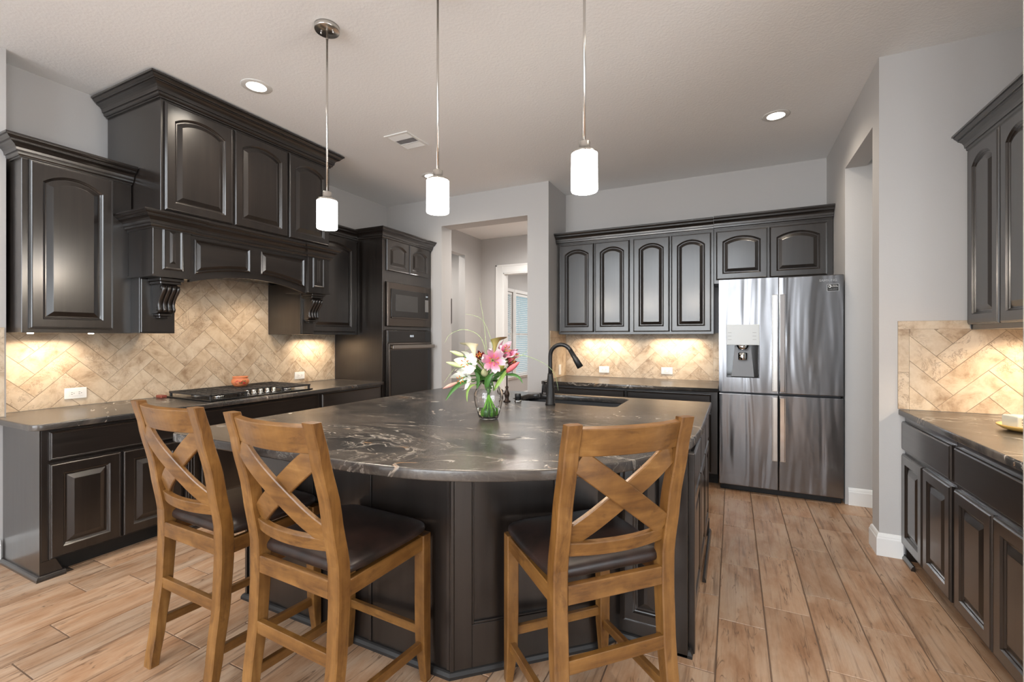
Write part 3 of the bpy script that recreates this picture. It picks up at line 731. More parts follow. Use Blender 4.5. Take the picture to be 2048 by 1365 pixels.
# ---- refrigerator
fr = thing('refrigerator', 'four-door stainless steel refrigerator with water dispenser at the back wall', 'refrigerator', (-.112, 4.40, 0))
FW = .905
DGREY = mat('dark_grey_case', (.06, .06, .065), .4, .5)
b = MB(); b.box((.006, .075, .05), (FW - .006, .80, 1.835), .004); b.build('case', DGREY, fr)
MB().box((.01, .05, .0), (FW - .01, .2, .05), .003).box((.01, .6, .0), (.1, .75, .05), .003).box((FW - .1, .6, 0), (FW - .01, .75, .05), .003).build('base_grille', BLACK, fr)
hg = .0025; xm = .455
def fdoor(nm, xa, xb, za, zb, handle):
    o = None
    b = MB()
    if nm == 'dispenser_door':
        # four pieces around the recess, one mesh
        dx0, dx1, dz0, dz1 = .060, .314, .995, 1.275
        for q in ((xa, dx0, za, zb), (dx1, xb, za, zb), (dx0, dx1, za, dz0), (dx0, dx1, dz1, zb)): b.box((q[0], 0, q[2]), (q[1], .07, q[3]))
        bmesh.ops.remove_doubles(b.bm, verts=b.bm.verts[:], dist=1e-5)
    else: b.box((xa, 0, za), (xb, .07, zb), .006, 2)
    o = b.build('refrigerator_door', STEEL, fr)
    h0, h1 = handle; hx = (xb + .0 if xa < .2 else xa)
    s = -1 if xa < .2 else 1
    hb = MB(); hb.box((hx + s * .004, -.012, h0), (hx + s * .042, .0, h1), .004, 2); hb.box((hx + s * .040, -.016, h0), (hx + s * .047, -.002, h1), .002)
    hb.build('door_grip', NICKEL if s < 0 else CHROME, o)
    return o
dl = fdoor('dispenser_door', .0, xm - hg, .868, 1.845, (.885, 1.70)); dr = fdoor('d', xm + hg, FW, .868, 1.845, (.885, 1.70))
fdoor('d', .0, xm - hg, .055, .852, (.30, .835)); fdoor('d', xm + hg, FW, .055, .852, (.30, .835))
ds = MB().box((.060, -.008, 1.275), (.314, .02, 1.452), .003).build('dispenser_panel', LIGHTGREY, dl)
b = MB(); b.box((.060, .06, .995), (.314, .068, 1.275)); b.box((.060, 0.0, .995), (.064, .068, 1.275)); b.box((.310, 0.0, .995), (.314, .068, 1.275)); b.box((.06, 0, .993), (.314, .068, .998)); b.build('dispenser_recess', BGLASS, dl)
b = MB(); b.loft([[(.125, .058, 1.27), (.25, .058, 1.27), (.25, .06, 1.27), (.125, .06, 1.27)], [(.10, .03, 1.0), (.275, .03, 1.0), (.275, .06, 1.0), (.10, .06, 1.0)]]); b.build('dispenser_back_plate', mat('recess_grey', (.16, .16, .165), .4, .2), dl)
MB().lathe([(0, 0), (.034, 0), (.037, .004), (.037, .06), (.03, .065), (0, .065)], (.187, .03, 1.145), 24).lathe([(.048, 0), (.036, -.04), (0, -.04)], (.187, .03, 1.275), 24).build('dispenser_nozzle', CHROME, dl)
b = MB()
for k in range(3):
    for xx in (.072, .262): b.box((xx, -.0088, 1.32 + k * .03), (xx + .028, -.008, 1.324 + k * .03))
b.build('dispenser_icons', mat('icon_grey', (.35, .36, .36), .5), dl)
text('brand_lettering', 'SAMSUNG', .026, mat('lettering_grey', (.35, .35, .35), .35, .6), (.80, -.0006, 1.80), (PI / 2, 0, 0), dr)
st = MB().box((.795, -.0012, 1.715), (.87, -.0002, 1.768)).build('energy_sticker', mat('sticker_black', (.01, .01, .01), .3), dr)
SW = mat('sticker_white', (.8, .8, .8), .5)
b = MB(); b.box((.793, -.0014, 1.713), (.872, -.0004, 1.7145)); b.box((.793, -.0014, 1.7685), (.872, -.0004, 1.77)); b.box((.793, -.0014, 1.713), (.7945, -.0004, 1.77)); b.box((.8705, -.0014, 1.713), (.8725, -.0004, 1.77)); b.build('sticker_border', SW, st)
b = MB(); pr = []
for k in range(25): a = 2 * PI * k / 24; pr.append(a)
b.loft([[(.811 + r * math.cos(a), -.0018, 1.752 + r * math.sin(a)) for a in pr[:-1]] for r in (.006, .0115)], caps=False); b.box((.802, -.0018, 1.746), (.806, -.0014, 1.764)); b.build('sticker_emblem', SW, st)
text('sticker_text', 'DIGITAL\nINVERTER', .009, SW, (.846, -.0013, 1.752), (PI / 2, 0, 0), st, .0002); text('sticker_text', '10 YEAR WARRANTY', .0065, SW, (.833, -.0013, 1.728), (PI / 2, 0, 0), st, .0002)

# ------------------------------------------------------------------ right buffet
RR = -PI / 2
def rb(label, y_hi, W, kick_foot=False):
    t = thing('base_cabinet', label, 'cabinet', (.935, y_hi, 0), RR)
    MB().box((0, 0, .10), (W, .63, KR - .035), .002).build('cabinet_body', DARK, t)
    MB().box((0 if not kick_foot else .02, .10, 0), (W, .63, .10)).build('toe_kick', SHADOWGAP, t)
    return t
r1 = rb('near-wall dark base cabinet with two doors under the far end of the right counter', Y2 - .002, .715, True)
door('drawer', .70 - .02, .17, r1, .01, .665, -.0005, drawer=True, m=DARKX)
for x0, x1 in ((.01, .335), (.345, .69)): door('door', x1 - x0, .545, r1, x0, .095, -.0005)
b = MB(); b.box((0, 0, 0), (.025, .10, .10)); b.sweep(SHOE, [(0, 0), (.03, 0), (.17, .0)]); b.build('bracket_foot', DARK, r1)
r2 = rb('dark base cabinet with two doors nearest the camera under the right counter', Y2 - .72, .715)
door('drawer', .69, .17, r2, .012, .665, -.0005, drawer=True, m=DARKX)
for x0, x1 in ((.012, .352), (.362, .70)): door('door', x1 - x0, .545, r2, x0, .095, -.0005)
tag(slab('countertop', [(.902, Y2 - .009), (.902, 2.073), (XBR - .008, 2.073), (XBR - .008, Y2 - .009)], KR - .035, KR), 'black veined granite countertop on the right buffet cabinets', 'countertop')
ru = thing('upper_cabinet', 'dark upper cabinet on the right wall above the buffet counter', 'cabinet', (1.232, Y2 - .002, 0), RR)
MB().box((0, 0, 1.385), (1.43, .335, 2.44), .002).build('cabinet_body', DARK, ru)
for x0, x1 in ((.008, .345), (.362, .70), (.712, 1.05), (1.062, 1.40)): door('door', x1 - x0, 1.0, ru, x0, 1.415, -.0005, .05)
crown(ru, [(0, 0), (1.43, 0)], 2.405, .95)
# butter dish on the buffet
bd = thing('butter_dish', 'cream lidded butter dish on a yellow wooden tray on the right counter', 'dish', (1.228, 2.93, KR + .0005), .25)
MB().lathe([(0, 0), (.06, 0), (.085, .008), (.105, .022), (.105, .028), (.09, .022), (.07, .014), (0, .012)], n=40).build('tray', mat('yellow_wood', (.72, .45, .13), .4), bd)
ld = MB().box((-.075, -.045, .016), (.075, .045, .072), .008, 3).build('lid', mat('cream_ceramic', (.72, .70, .58), .3), bd)
MB().lathe([(0, .072), (.006, .072), (.012, .082), (.008, .09), (0, .092)], n=16).build('lid_knob', BRONZE, ld)
b = MB(); rr = random.Random(3)
for k in range(3):
    z = .060 - k * .014; x = -.060
    pts = [(x + i * .0028, -.0458, z + rr.uniform(-.004, .004)) for i in range(14)]
    b.tube(pts, .0008, 5)
b.build('script_marks', mat('ink_brown', (.10, .05, .05), .6), ld)

# ------------------------------------------------------------------ island
KI = .89
isl = thing('kitchen_island', 'large dark panelled island cabinet in the middle of the kitchen', 'island', (0, 0, 0))
zt_ = KI - .042
P = [(-2.25, 1.50), (-1.0, 1.50), (-.53, 1.93), (-.455, 2.04), (-.17, 2.04), (-.17, 3.40), (-2.25, 3.40)]
HOLE = [(-1.53, -.58, 2.88, 3.39)]
b = MB()
for q in zip(P, P[1:] + P[:1]):
    (xa, ya), (xb, yb) = q; d = Vector((xb - xa, yb - ya)); n = Vector((-d.y, d.x)).normalized() * .02
    b.loft([[(xa, ya, z), (xb, yb, z), (xb + n.x, yb + n.y, z), (xa + n.x, ya + n.y, z)] for z in (0, zt_)])
b.build('island_body', DARK, isl)
MB().sweep(SHOE, [(-2.25, 3.40), (-2.25, 1.50), (-1.0, 1.50), (-.53, 1.93), (-.455, 2.04), (-.17, 2.04), (-.17, 2.12)]).build('shoe_molding', mat('shoe_dark', (.014, .012, .011), .55), isl)
def flat(name, A, B, u0, u1, z0, z1, t0, t1, bev=.002, par=isl, m=None):
    """board on the face A->B between lengths u0,u1 along it"""
    A = Vector((*A, 0)); B = Vector((*B, 0)); d = (B - A).normalized(); n = Vector((d.y, -d.x, 0))
    bb = MB().box((u0, -t1, z0), (u1, -t0, z1), bev); o = bb.build(name, m or DARK, par)
    o.location = A; o.rotation_euler = (0, 0, math.atan2(d.y, d.x)); return o
# flat front: battens and panels (face Y=1.50)
A_, B_ = (-2.25, 1.50), (-1.0, 1.50)
for u in (0.0, .475, .83, 1.235): flat('batten', A_, B_, u, u + .016, .03, zt_, 0, .007)
# chamfer: rail and stile frame around a recessed panel
A_, B_ = (-1.0, 1.50), (-.53, 1.93); Lc = math.hypot(.47, .43)
flat('stile', A_, B_, 0, .085, .03, zt_, 0, .012); flat('stile', A_, B_, Lc - .20, Lc, .03, zt_, 0, .012); flat('rail', A_, B_, .085, Lc - .20, .03, .20, 0, .012)
flat('corner_bead', A_, B_, -.004, .014, .03, zt_, .0, .018, .004); flat('panel_bead', A_, B_, .085, .093, .20, zt_, 0, .009); flat('panel_bead', A_, B_, .093, Lc - .20, .20, .208, 0, .009)
# right front end: raised panel, pilaster
o = door('raised_panel', .20, zt_ - .10, isl, -.44, .09, 2.04, st=.05)
flat('corner_post', (-.455, 2.04), (-.17, 2.04), .225, .285, .0, zt_, 0, .018)
# right side doors and drawers (face X=-.17, facing +X)
side = bpy.data.objects.new('side_doors', None)
def sdoor(nm, y0, y1, z0, z1, drawer=False):
    o = door(nm, y1 - y0, z1 - z0, isl, 0, 0, drawer=drawer); o.location = (-.1695, y0, z0); o.rotation_euler = (0, 0, PI / 2); return o
for y0, y1 in ((2.13, 2.535), (2.545, 2.95), (2.965, 3.37)):
    sdoor('drawer', y0, y1, .66, .83, True); sdoor('door', y0, y1, .11, .645)
MB().box((-.175, 2.06, 0), (-.145, 2.10, zt_), .003).build('corner_post', DARK, isl)
MB().box((-.17, 3.33, 0), (-.145, 3.40, .10), .003).sweep(SHOE, [(-.15, 2.69), (-.15, 3.40)]).build('plinth', DARK, isl)
pts = [(-.137, 2.50), (-.150, 2.25), (-.17, 2.10), (-.225, 1.91), (-.287, 1.765), (-.375, 1.63), (-.53, 1.475), (-.705, 1.36), (-.905, 1.275), (-1.08, 1.238), (-1.25, 1.222)]
def smooth_pts(pts, n=4):
    out = []
    for i in range(len(pts) - 1):
        p0, p1, p2, p3 = pts[max(i - 1, 0)], pts[i], pts[i + 1], pts[min(i + 2, len(pts) - 1)]
        for k in range(n):
            t = k / n
            out.append(tuple(.5 * (2 * p1[j] + (p2[j] - p0[j]) * t + (2 * p0[j] - 5 * p1[j] + 4 * p2[j] - p3[j]) * t * t + (3 * p1[j] - p0[j] - 3 * p2[j] + p3[j]) * t ** 3) for j in (0, 1)))
    return out + [pts[-1]]
outl = [(-.135, 3.445)] + smooth_pts(pts) + [(-2.0, 1.218)] + arc(-2.34, 1.285, .07, 270, 180, 6) + [(-2.405, 1.5), (-2.345, 3.40)] + arc(-2.305, 3.405, .04, 180, 90, 4)
sink_h = [(-1.40, 3.36), (-1.46, 3.30), (-1.46, 3.02), (-1.40, 2.955)] + [(-1.3, 2.955), (-1.1, 2.945), (-.9, 2.925), (-.76, 2.925)] + arc(-.72, 2.965, .04, -90, 0, 4) + [(-.68, 3.32), (-.72, 3.36)]
tag(slab('island_countertop', outl, KI - .04, KI, [sink_h], bev=.007), 'black granite island countertop with white veins and a rounded front', 'countertop')
# sink
sk = thing('kitchen_sink', 'black undermount sink in the island countertop', 'sink', (0, 0, 0))
sx0, sx1, sy0, sy1, sb, st_ = -1.50, -.645, 2.905, 3.385, .66, KI - .041
b = MB(); t = .012
b.box((sx0, sy0, sb), (sx1, sy1, sb + t), .002); b.box((sx0, sy0, sb), (sx0 + t, sy1, st_)); b.box((sx1 - t, sy0, sb), (sx1, sy1, st_)); b.box((sx0, sy0, sb), (sx1, sy0 + t, st_)); b.box((sx0, sy1 - t, sb), (sx1, sy1, st_))
b.build('basin', SINKM, sk)
MB().box((-1.12, sy0 + .012, sb), (-1.10, sy1 - .012, st_ - .03), .005).build('divider', SINKM, sk)
MB().lathe([(0, 0), (.045, 0), (.05, .004), (0, .004)], (-.87, 3.15, sb + .0125), 24).build('drain', CHROME, sk)
# faucet
fc = thing('kitchen_faucet', 'tall matte black pull-down faucet beside the island sink', 'faucet', (-1.10, 2.845, KI + .0003))
MB().lathe([(0, 0), (.034, 0), (.034, .006), (.030, .012), (.028, .10), (.019, .19), (.017, .21), (0, .21)], n=28).build('faucet_body', BLACK, fc)
pth = [(0, 0, .20), (0, 0, .24), (0, .0, .29)] + [(.078 - .078 * math.cos(a), -.01 * math.sin(a / 2), .325 + .078 * math.sin(a)) for a in [PI * k / 14 for k in range(0, 13)]]
MB().tube(pth, .0135, 14).build('spout', BLACK, fc)
e = Vector(pth[-1]); dd = (e - Vector(pth[-2])).normalized()
MB().tube([e - dd * .01, e + dd * .05, e + dd * .055, e + dd * .12], [.0145, .0155, .018, .021], 16).build('spray_head', BLACK, fc)
b = MB(); b.tube([(0, 0, .055), (-.065, -.01, .055)], .019, 16); b.tube([(-.064, -.01, .055), (-.074, -.012, .055)], .021, 16); b.tube([(-.055, -.01, .07), (-.048, -.01, .155)], [.005, .006], 8); b.build('lever_handle', BLACK, fc)
sd = thing('soap_dispenser', 'short black air-gap cap on the island behind the vase, left of the faucet', 'cap', (-1.365, 2.90, KI + .0003))
MB().lathe([(0, .006), (.021, .006), (.022, .05), (.018, .055), (0, .055)], n=24).build('cap', BLACK, sd); MB().lathe([(0, 0), (.026, 0), (.026, .006), (0, .006)], n=24).build('collar', CHROME, sd)
ft = thing('filter_tap', 'slim bronze drinking water tap behind the vase on the island', 'tap', (-1.425, 2.845, KI + .0003))
MB().lathe([(0, 0), (.026, 0), (.026, .006), (.016, .010), (.012, .025), (.018, .045), (.019, .06), (.011, .075), (.008, .09), (.012, .10), (.007, .11), (0, .11)], n=24).build('tap_body', BRONZE, ft)
MB().tube([(0, 0, .105), (0, 0, .20), (0, .01, .235), (0, .035, .25), (0, .06, .235), (0, .065, .215)], .005, 10).build('tap_spout', BRONZE, ft)
b = MB(); b.tube([(0, 0, .055), (-.03, 0, .055), (-.042, 0, .06)], .006, 8); b.lathe([(0, 0), (.010, .004), (.011, .02), (.006, .03), (0, .031)], (-.042, 0, .055), 14); b.build('tap_lever', BRONZE, ft)

# ------------------------------------------------------------------ bar chairs
def seq(vals, z):
    for (z0, a), (z1, c) in zip(vals, vals[1:]):
        if z <= z1: t = (z - z0) / (z1 - z0); t = t * t * (3 - 2 * t) * .5 + t * .5; return a + (c - a) * t
    return vals[-1][1]
YREAR = [(0, -.270), (.15, -.250), (.35, -.228), (.52, -.221), (.62, -.222), (.80, -.250), (1.0, -.292), (1.089, -.315)]
DEP = [(0, .036), (.3, .046), (.55, .052), (.8, .046), (1.089, .036)]
def make_chair():
    t = thing('bar_chair', '', 'chair')
    Wc = .45; pw_ = .050
    for s in (-1, 1):
        b = MB(); rings = []
        for k in range(27):
            z = 1.089 * k / 26; yr = seq(YREAR, z); d = seq(DEP, z); xo = s * Wc / 2; xi = s * (Wc / 2 - pw_); c = .004
            x0_, x1_ = min(xo, xi), max(xo, xi)
            rings.append([(x0_ + c, yr, z), (x1_ - c, yr, z), (x1_, yr + c, z), (x1_, yr + d - c, z), (x1_ - c, yr + d, z), (x0_ + c, yr + d, z), (x0_, yr + d - c, z), (x0_, yr + c, z)])
        b.loft(rings); b.build('leg', HONZ, t)
    for s in (-1, 1):
        b = MB(); rings = []
        for z, wi, di in ((0, .030, .030), (.06, .036, .036), (.14, .044, .044), (.3, .046, .046), (.575, .046, .046)):
            xo = s * .228; xi = s * (.228 - wi); yf = .225; x0_, x1_ = min(xo, xi), max(xo, xi); c = .003
            rings.append([(x0_ + c, yf - di, z), (x1_ - c, yf - di, z), (x1_, yf - di + c, z), (x1_, yf - c, z), (x1_ - c, yf, z), (x0_ + c, yf, z), (x0_, yf - c, z), (x0_, yf - di + c, z)])
        b.loft(rings); b.build('leg', HONZ, t)
    def yc(z): return seq(YREAR, z) + seq(DEP, z) / 2
    xm_ = Wc / 2 - pw_ + .001
    def curved(name, z0, z1, bow, th, m=HONX, n=16):
        cs, us, ns = [], [], []
        for k in range(n + 1):
            x = -xm_ + 2 * xm_ * k / n; zc = (z0 + z1) / 2; y = yc(zc) - bow * (1 - (x / xm_) ** 2)
            cs.append((x, y, zc)); us.append((0, (yc(z1) - yc(z0)), z1 - z0)); sl = 2 * bow * x / xm_ ** 2
            nn = Vector((-sl, 1, 0)); u = Vector(us[-1]).normalized(); nn = nn - u * nn.dot(u); ns.append(nn)
        return MB().board(cs, us, ns, math.hypot(z1 - z0, yc(z1) - yc(z0)), th).build(name, m, t)
    curved('top_rail', .992, 1.078, .030, .024)
    curved('lower_rail', .668, .712, .028, .022)
    def slat(s, off):
        cs, us, ns = [], [], []; n = 18; za, zb = .978, .722
        for k in range(n + 1):
            f = k / n; x = s * (-xm_ + .004 + (2 * xm_ - .008) * f); z = za + (zb - za) * f
            cs.append((x, yc(z) - .029 * (1 - (x / xm_) ** 2) + off, z)); ns.append((-s * 0, 1, .15))
        for k in range(n + 1):
            d = Vector(cs[min(k + 1, n)]) - Vector(cs[max(k - 1, 0)]); nn = Vector(ns[k]); u = nn.cross(d).normalized(); us.append(u); ns[k] = d.cross(u)
        return MB().board(cs, us, ns, .072, .016).build('cross_slat', HONX, t)
    slat(1, -.006); slat(-1, .007)
    for q in (((-Wc / 2 + pw_ - .001, -.218, .517), (Wc / 2 - pw_ + .001, -.192, .577), HONX), ((-.182, .195, .517), (.182, .218, .572), HONX),
              ((-.222, -.172, .517), (-.196, .181, .572), HONY), ((.196, -.172, .517), (.222, .181, .572), HONY)):
        MB().box(q[0], q[1], .003).build('seat_rail', q[2], t)
    # cushion
    def cush(u, v):
        a = u * 2 * PI; ph = v * PI - PI / 2
        def se(c, e): return math.copysign(abs(c) ** e, c)
        cx, sx = se(math.cos(a), .28), se(math.sin(a), .28); cz, sz = se(math.cos(ph), .45), se(math.sin(ph), .8)
        r = cz; x = .232 * cx * r * (1 - .0); y = .222 * sx * r + .010; z = .600 + .030 * sz
        if v > .5: z += .014 * (1 - min(1, (x / .23) ** 2)) * (1 - min(1, (y / .22) ** 2))
        if y < -.165: y = -.165 - (abs(y) - .165) * .6
        return (x * (.97 if y < -.1 and abs(x) > .17 else 1), y, z)
    b = MB(); b.grid(cush, 56, 18); bmesh.ops.remove_doubles(b.bm, verts=b.bm.verts[:], dist=1e-5); b.build('seat_cushion', LEATHER, t)
    def st(a, c, w_, h_, m):
        a, c = Vector(a), Vector(c); d = (c - a); n = Vector((0, 0, 1)); u = d.cross(n).normalized()
        return MB().board([a, c], [n, n], [u, u], h_, w_, .002).build('stretcher', m, t)
    st((-.177, -.214, .33), (.177, -.214, .33), .022, .044, HONX)
    st((-.185, .205, .194), (.185, .205, .194), .02, .034, HONX)
    for s in (-1, 1): st((s * .202, -.215, .165), (s * .207, .188, .145), .022, .034, HONY)
    return t
ch = make_chair()
poses = [(-1.93, 1.27, -1.4, 'honey wood x-back bar chair with dark leather seat, leftmost at the island'),
         (-1.305, 1.25, -2.4, 'honey wood x-back bar chair with dark leather seat, second from the left'),
         (-.49, 1.60, 46.3, 'honey wood x-back bar chair turned diagonally at the right end of the island')]
for i, (x, y, r, lab) in enumerate(poses):
    o = ch if i == 0 else copy_tree(ch)
    o.location = (x, y, 0); o.rotation_euler = (0, 0, math.radians(r)); o['label'] = lab; o['group'] = 'bar chairs at the island'

# ------------------------------------------------------------------ pendants, cans, vent
def pendant():
    t = thing('pendant_light', '', 'pendant lamp'); zb = 1.945
    MB().lathe([(0, CEIL - .026), (.064, CEIL - .026), (.067, CEIL - .022), (.067, CEIL - .0005), (0, CEIL - .0005)], n=40).build('canopy', NICKEL, t)
    b = MB()
    for s in (-1, 1): b.lathe([(0, 0), (.0045, 0), (.005, .012), (0, .012)], (s * .033, s * .012, CEIL - .038), 12)
    b.build('canopy_screw', CHROME, t)
    MB().tube([(0, 0, CEIL - .026), (0, 0, 2.147)], .0055, 12).tube([(0, 0, CEIL - .07), (0, 0, CEIL - .066)], .0075, 12).build('rod', NICKEL, t)
    MB().lathe([(0, 2.150), (.022, 2.150), (.024, 2.147), (.024, 2.118), (.042, 2.112), (.052, 2.106), (.054, 2.100), (.054, 2.090), (0, 2.090)], n=36).build('lamp_cap', NICKEL, t)
    MB().lathe([(.050, 2.100), (.054, 2.098), (.055, zb + .006), (.053, zb), (.049, zb), (.049, 2.096)], n=40, caps=False).build('lamp_shade', SHADE, t)
    MB().lathe([(0, 2.088), (.012, 2.088), (.016, 2.05), (.024, 2.02), (.022, 1.995), (0, 1.982)], n=24).build('bulb', m_emit('lit_bulb', (1, .93, .82), 6), t)
    return t
pd = pendant()
for i, (x, lab) in enumerate(((-2.03, 'pendant light with frosted glass cylinder, left one with its ceiling canopy visible'), (-1.286, 'middle pendant light with frosted glass cylinder above the island'), (-.553, 'pendant light with frosted glass cylinder, rightmost and nearest'))):
    o = pd if i == 0 else copy_tree(pd)
    o.location = (x, 1.82, 0); o['label'] = lab; o['group'] = 'pendant lights over the island'
    l = bpy.data.lights.new('pendant_glow', 'POINT'); l.energy = 9; l.color = WARM2; l.shadow_soft_size = .05
    lo = bpy.data.objects.new('pendant_glow', l); COL.objects.link(lo); lo.location = (x, 1.82, 1.90)
def can(x, y, lab):
    t = thing('recessed_light', lab, 'ceiling light', (x, y, CEIL), 0, 'recessed ceiling lights')
    MB().lathe([(.062, -.004), (.092, -.004), (.098, -.0005), (.062, -.0005)], n=40, caps=False).build('trim_ring', mat('can_trim_white', (.70, .69, .67), .4), t)
    MB().lathe([(0, -.003), (.063, -.003), (.063, -.0005), (0, -.0005)], n=40).build('lens', CANLENS, t)
can(*CANS[0], 'recessed ceiling light above the range hood cabinets'); can(*CANS[1], 'recessed ceiling light in front of the refrigerator'); can(*CANS[2], 'recessed ceiling light near the oven tower behind the middle pendant')
vt = thing('ceiling_vent', 'white louvred air vent in the ceiling', 'vent', (-2.575, 3.18, CEIL))
b = MB()
for q in ((-.125, -.155, -.10, .155), (.10, -.155, .125, .155), (-.10, -.155, .10, -.13), (-.10, .13, .10, .155), (-.10, -.05, .10, -.04), (-.10, .04, .10, .05)): b.box((q[0], q[1], -.008), (q[2], q[3], -.0005), .001)
b.build('vent_frame', TRIM, vt)
MB().box((-.10, -.13, -.0015), (.10, .13, -.0005)).build('vent_duct', BLACKHOLE, vt)
b = MB()
for k in range(5): y = -.125 + k * .016; b.loft([[(x, y, -.002), (x, y + .009, -.008), (x, y + .010, -.007), (x, y + .001, -.001)] for x in (-.1, .1)])
for k in range(5): y = .058 + k * .016; b.loft([[(x, y, -.002), (x, y + .009, -.008), (x, y + .010, -.007), (x, y + .001, -.001)] for x in (-.1, .1)])
for k in range(14): x = -.095 + k * .014; b.loft([[(x, y, -.002), (x + .006, y, -.008), (x + .007, y, -.007), (x + .001, y, -.001)] for y in (-.04, .04)])
b.build('louvres', TRIM, vt)

# ------------------------------------------------------------------ outlets and switch
def outlet(lab, loc, rz, kind='outlet', wide=True):
    t = thing('wall_outlet' if kind == 'outlet' else 'wall_switch', lab, 'outlet' if kind == 'outlet' else 'switch', loc, rz)
    w_, h_ = (.12, .075) if wide else (.072, .118)
    MB().box((-w_ / 2, -.006, -h_ / 2), (w_ / 2, 0, h_ / 2), .003, 2).build('cover_plate', WHITE, t)
    if kind == 'outlet':
        MB().box((-.036, -.008, -.018), (.036, -.006, .018), .001).build('socket', WHITE, t)
        b = MB()
        for x in (-.02, .02):
            for z in (-.006, .006): b.box((x - .006, -.0085, z - .0012), (x + .003, -.008, z + .0012))
            b.box((x + .008, -.0085, -.002), (x + .012, -.008, .002))
        b.build('slots', BLACKHOLE, t)
    else: MB().box((-.016, -.010, -.034), (.016, -.006, .034), .002).build('rocker', WHITE, t)
    return t
outlet('white outlet on the tile at the left end of the left counter', (XL + .0072, 1.51, .953), RL)
outlet('white outlet on the tile near the oven tower', (XL + .0072, 3.325, .94), RL)
outlet('left white outlet on the back wall tile', (-1.355, YB - .0072, .966), 0)
outlet('right white outlet on the back wall tile nearer the refrigerator', (-.655, YB - .0072, .973), 0)
outlet('white rocker switch on the side wall tile at the back counter', (XP + .0072, 5.02, .965), RL, 'switch', False)
outlet('white switch plate on the hall wall behind the flowers', (-3.80, 6.969, 1.20), 0, 'switch', False)
# under-cabinet lighting
def ucl(loc, size, p): area('under_cabinet_beam', loc, (0, 0, 0), size, p, WARM, math.radians(150))
ucl((-3.98, 1.33, 1.36), (.06, .25), 2.2); ucl((-3.98, 3.45, 1.36), (.06, .35), 2.6)
ucl((-1.35, 5.13, 1.365), (.55, .05), 3.2); ucl((-.55, 5.13, 1.365), (.45, .05), 3.2)
ucl((1.42, 3.2, 1.378), (.06, .35), 4.0); ucl((1.42, 2.5, 1.378), (.06, .5), 3.0)
spot('hood_beam', (-3.79, 2.715, 1.845), 10, WARM, 140, .8, .03); spot('hood_beam', (-3.79, 2.1, 1.845), 7, WARM, 140, .8, .03)
for x in (.1, .4): puck(tA, x, .2, 1.37)

# ------------------------------------------------------------------ vase with flowers
VX, VY = -1.215, 2.20; V0 = KI + .0004
vs_ = thing('glass_vase', 'clear round glass vase of flowers standing on the island', 'vase', (VX, VY, V0))
prof_o = [(0, 0), (.045, 0), (.052, .004), (.060, .03), (.072, .07), (.081, .11), (.080, .14), (.066, .172), (.053, .188), (.048, .198), (.050, .208), (.056, .216)]
prof_i = [(r - .0035, z) for r, z in reversed(prof_o[3:])] + [(.053, .022), (.044, .012), (0, .010)]
MB().lathe(prof_o + prof_i, n=48, caps=False).build('vase_body', GLASS, vs_)
MB().lathe([(0, .0105), (.0435, .0125), (.0525, .0225), (.0560, .030), (.0655, .062), (0, .062)], n=48).build('water', WATER, vs_)
def petal(b, base, dirv, side_, L, Wd, curl, cup=.25, ruffle=.0, nu=8, nv=6, seed=0):
    base, d, s_ = Vector(base), Vector(dirv).normalized(), Vector(side_).normalized(); n = s_.cross(d).normalized()
    def fn(u, v):
        t = u; w_ = Wd * math.sin(PI * min(1, t ** .75 * .97 + .03)) ** .8 * .5; q = (v - .5) * 2
        a = curl * t * t
        p = base + d * (L * t * math.cos(a * .6)) - n * (L * t * math.sin(a * .6)) + s_ * (w_ * q) + n * (cup * w_ * q * q + ruffle * math.sin(9 * t + 3 * q + seed) * abs(q))
        return p
    b.grid(fn, nu, nv)
def pm(name, stops, rough=.5):
    m = mat(name, stops[0][1], rough); m.node_tree.nodes['Principled BSDF'].inputs['Subsurface Weight'].default_value = .1
    return m
def m_pinklily():
    m = mat('pink_lily_petal', (.85, .3, .45), .45); t = NT(m)
    tc = t.node('ShaderNodeTexCoord'); ln = t.node('ShaderNodeVectorMath', operation='LENGTH'); t.link(tc.outputs['Object'], ln.inputs[0])
    d = t.math('MULTIPLY', ln.outputs['Value'], 10.0)
    n = t.noise(t.coords(), 60, 3)
    d2 = t.math('MULTIPLY_ADD', n, .18); t.n[-1].inputs[2].default_value = -.09; d3 = t.math('ADD', d, d2)
    t.color(t.ramp(d3, [(.05, (.50, .40, .08)), (.15, (.60, .10, .22)), (.40, (.66, .26, .38)), (.62, (.72, .50, .58)), (.85, (.76, .68, .71))])); return m
PINK = m_pinklily(); LWHITE = mat('white_petal', (.86, .86, .78), .45); CREAM = mat('cream_calla', (.88, .82, .58), .4); BURG = mat('brown_green_calla', (.30, .25, .08), .4)
GREEN = mat('leaf_green', (.07, .20, .035), .4); LGREEN = mat('light_green', (.26, .42, .08), .4); BUDG = mat('bud_green_white', (.55, .62, .30), .45); BUDP = mat('bud_pink', (.62, .14, .16), .45)
DRED = mat('dark_red_petal', (.22, .02, .03), .5); STAM = mat('orange_anther', (.65, .18, .03), .5); GRASSM = mat('grass_blade', (.32, .42, .20), .5); VGREEN = mat('vivid_green_stem', (.16, .48, .03), .35)
for mm in (LWHITE, CREAM, PINK, GREEN, LGREEN): mm.node_tree.nodes['Principled BSDF'].inputs['Subsurface Weight'].default_value = 0.0
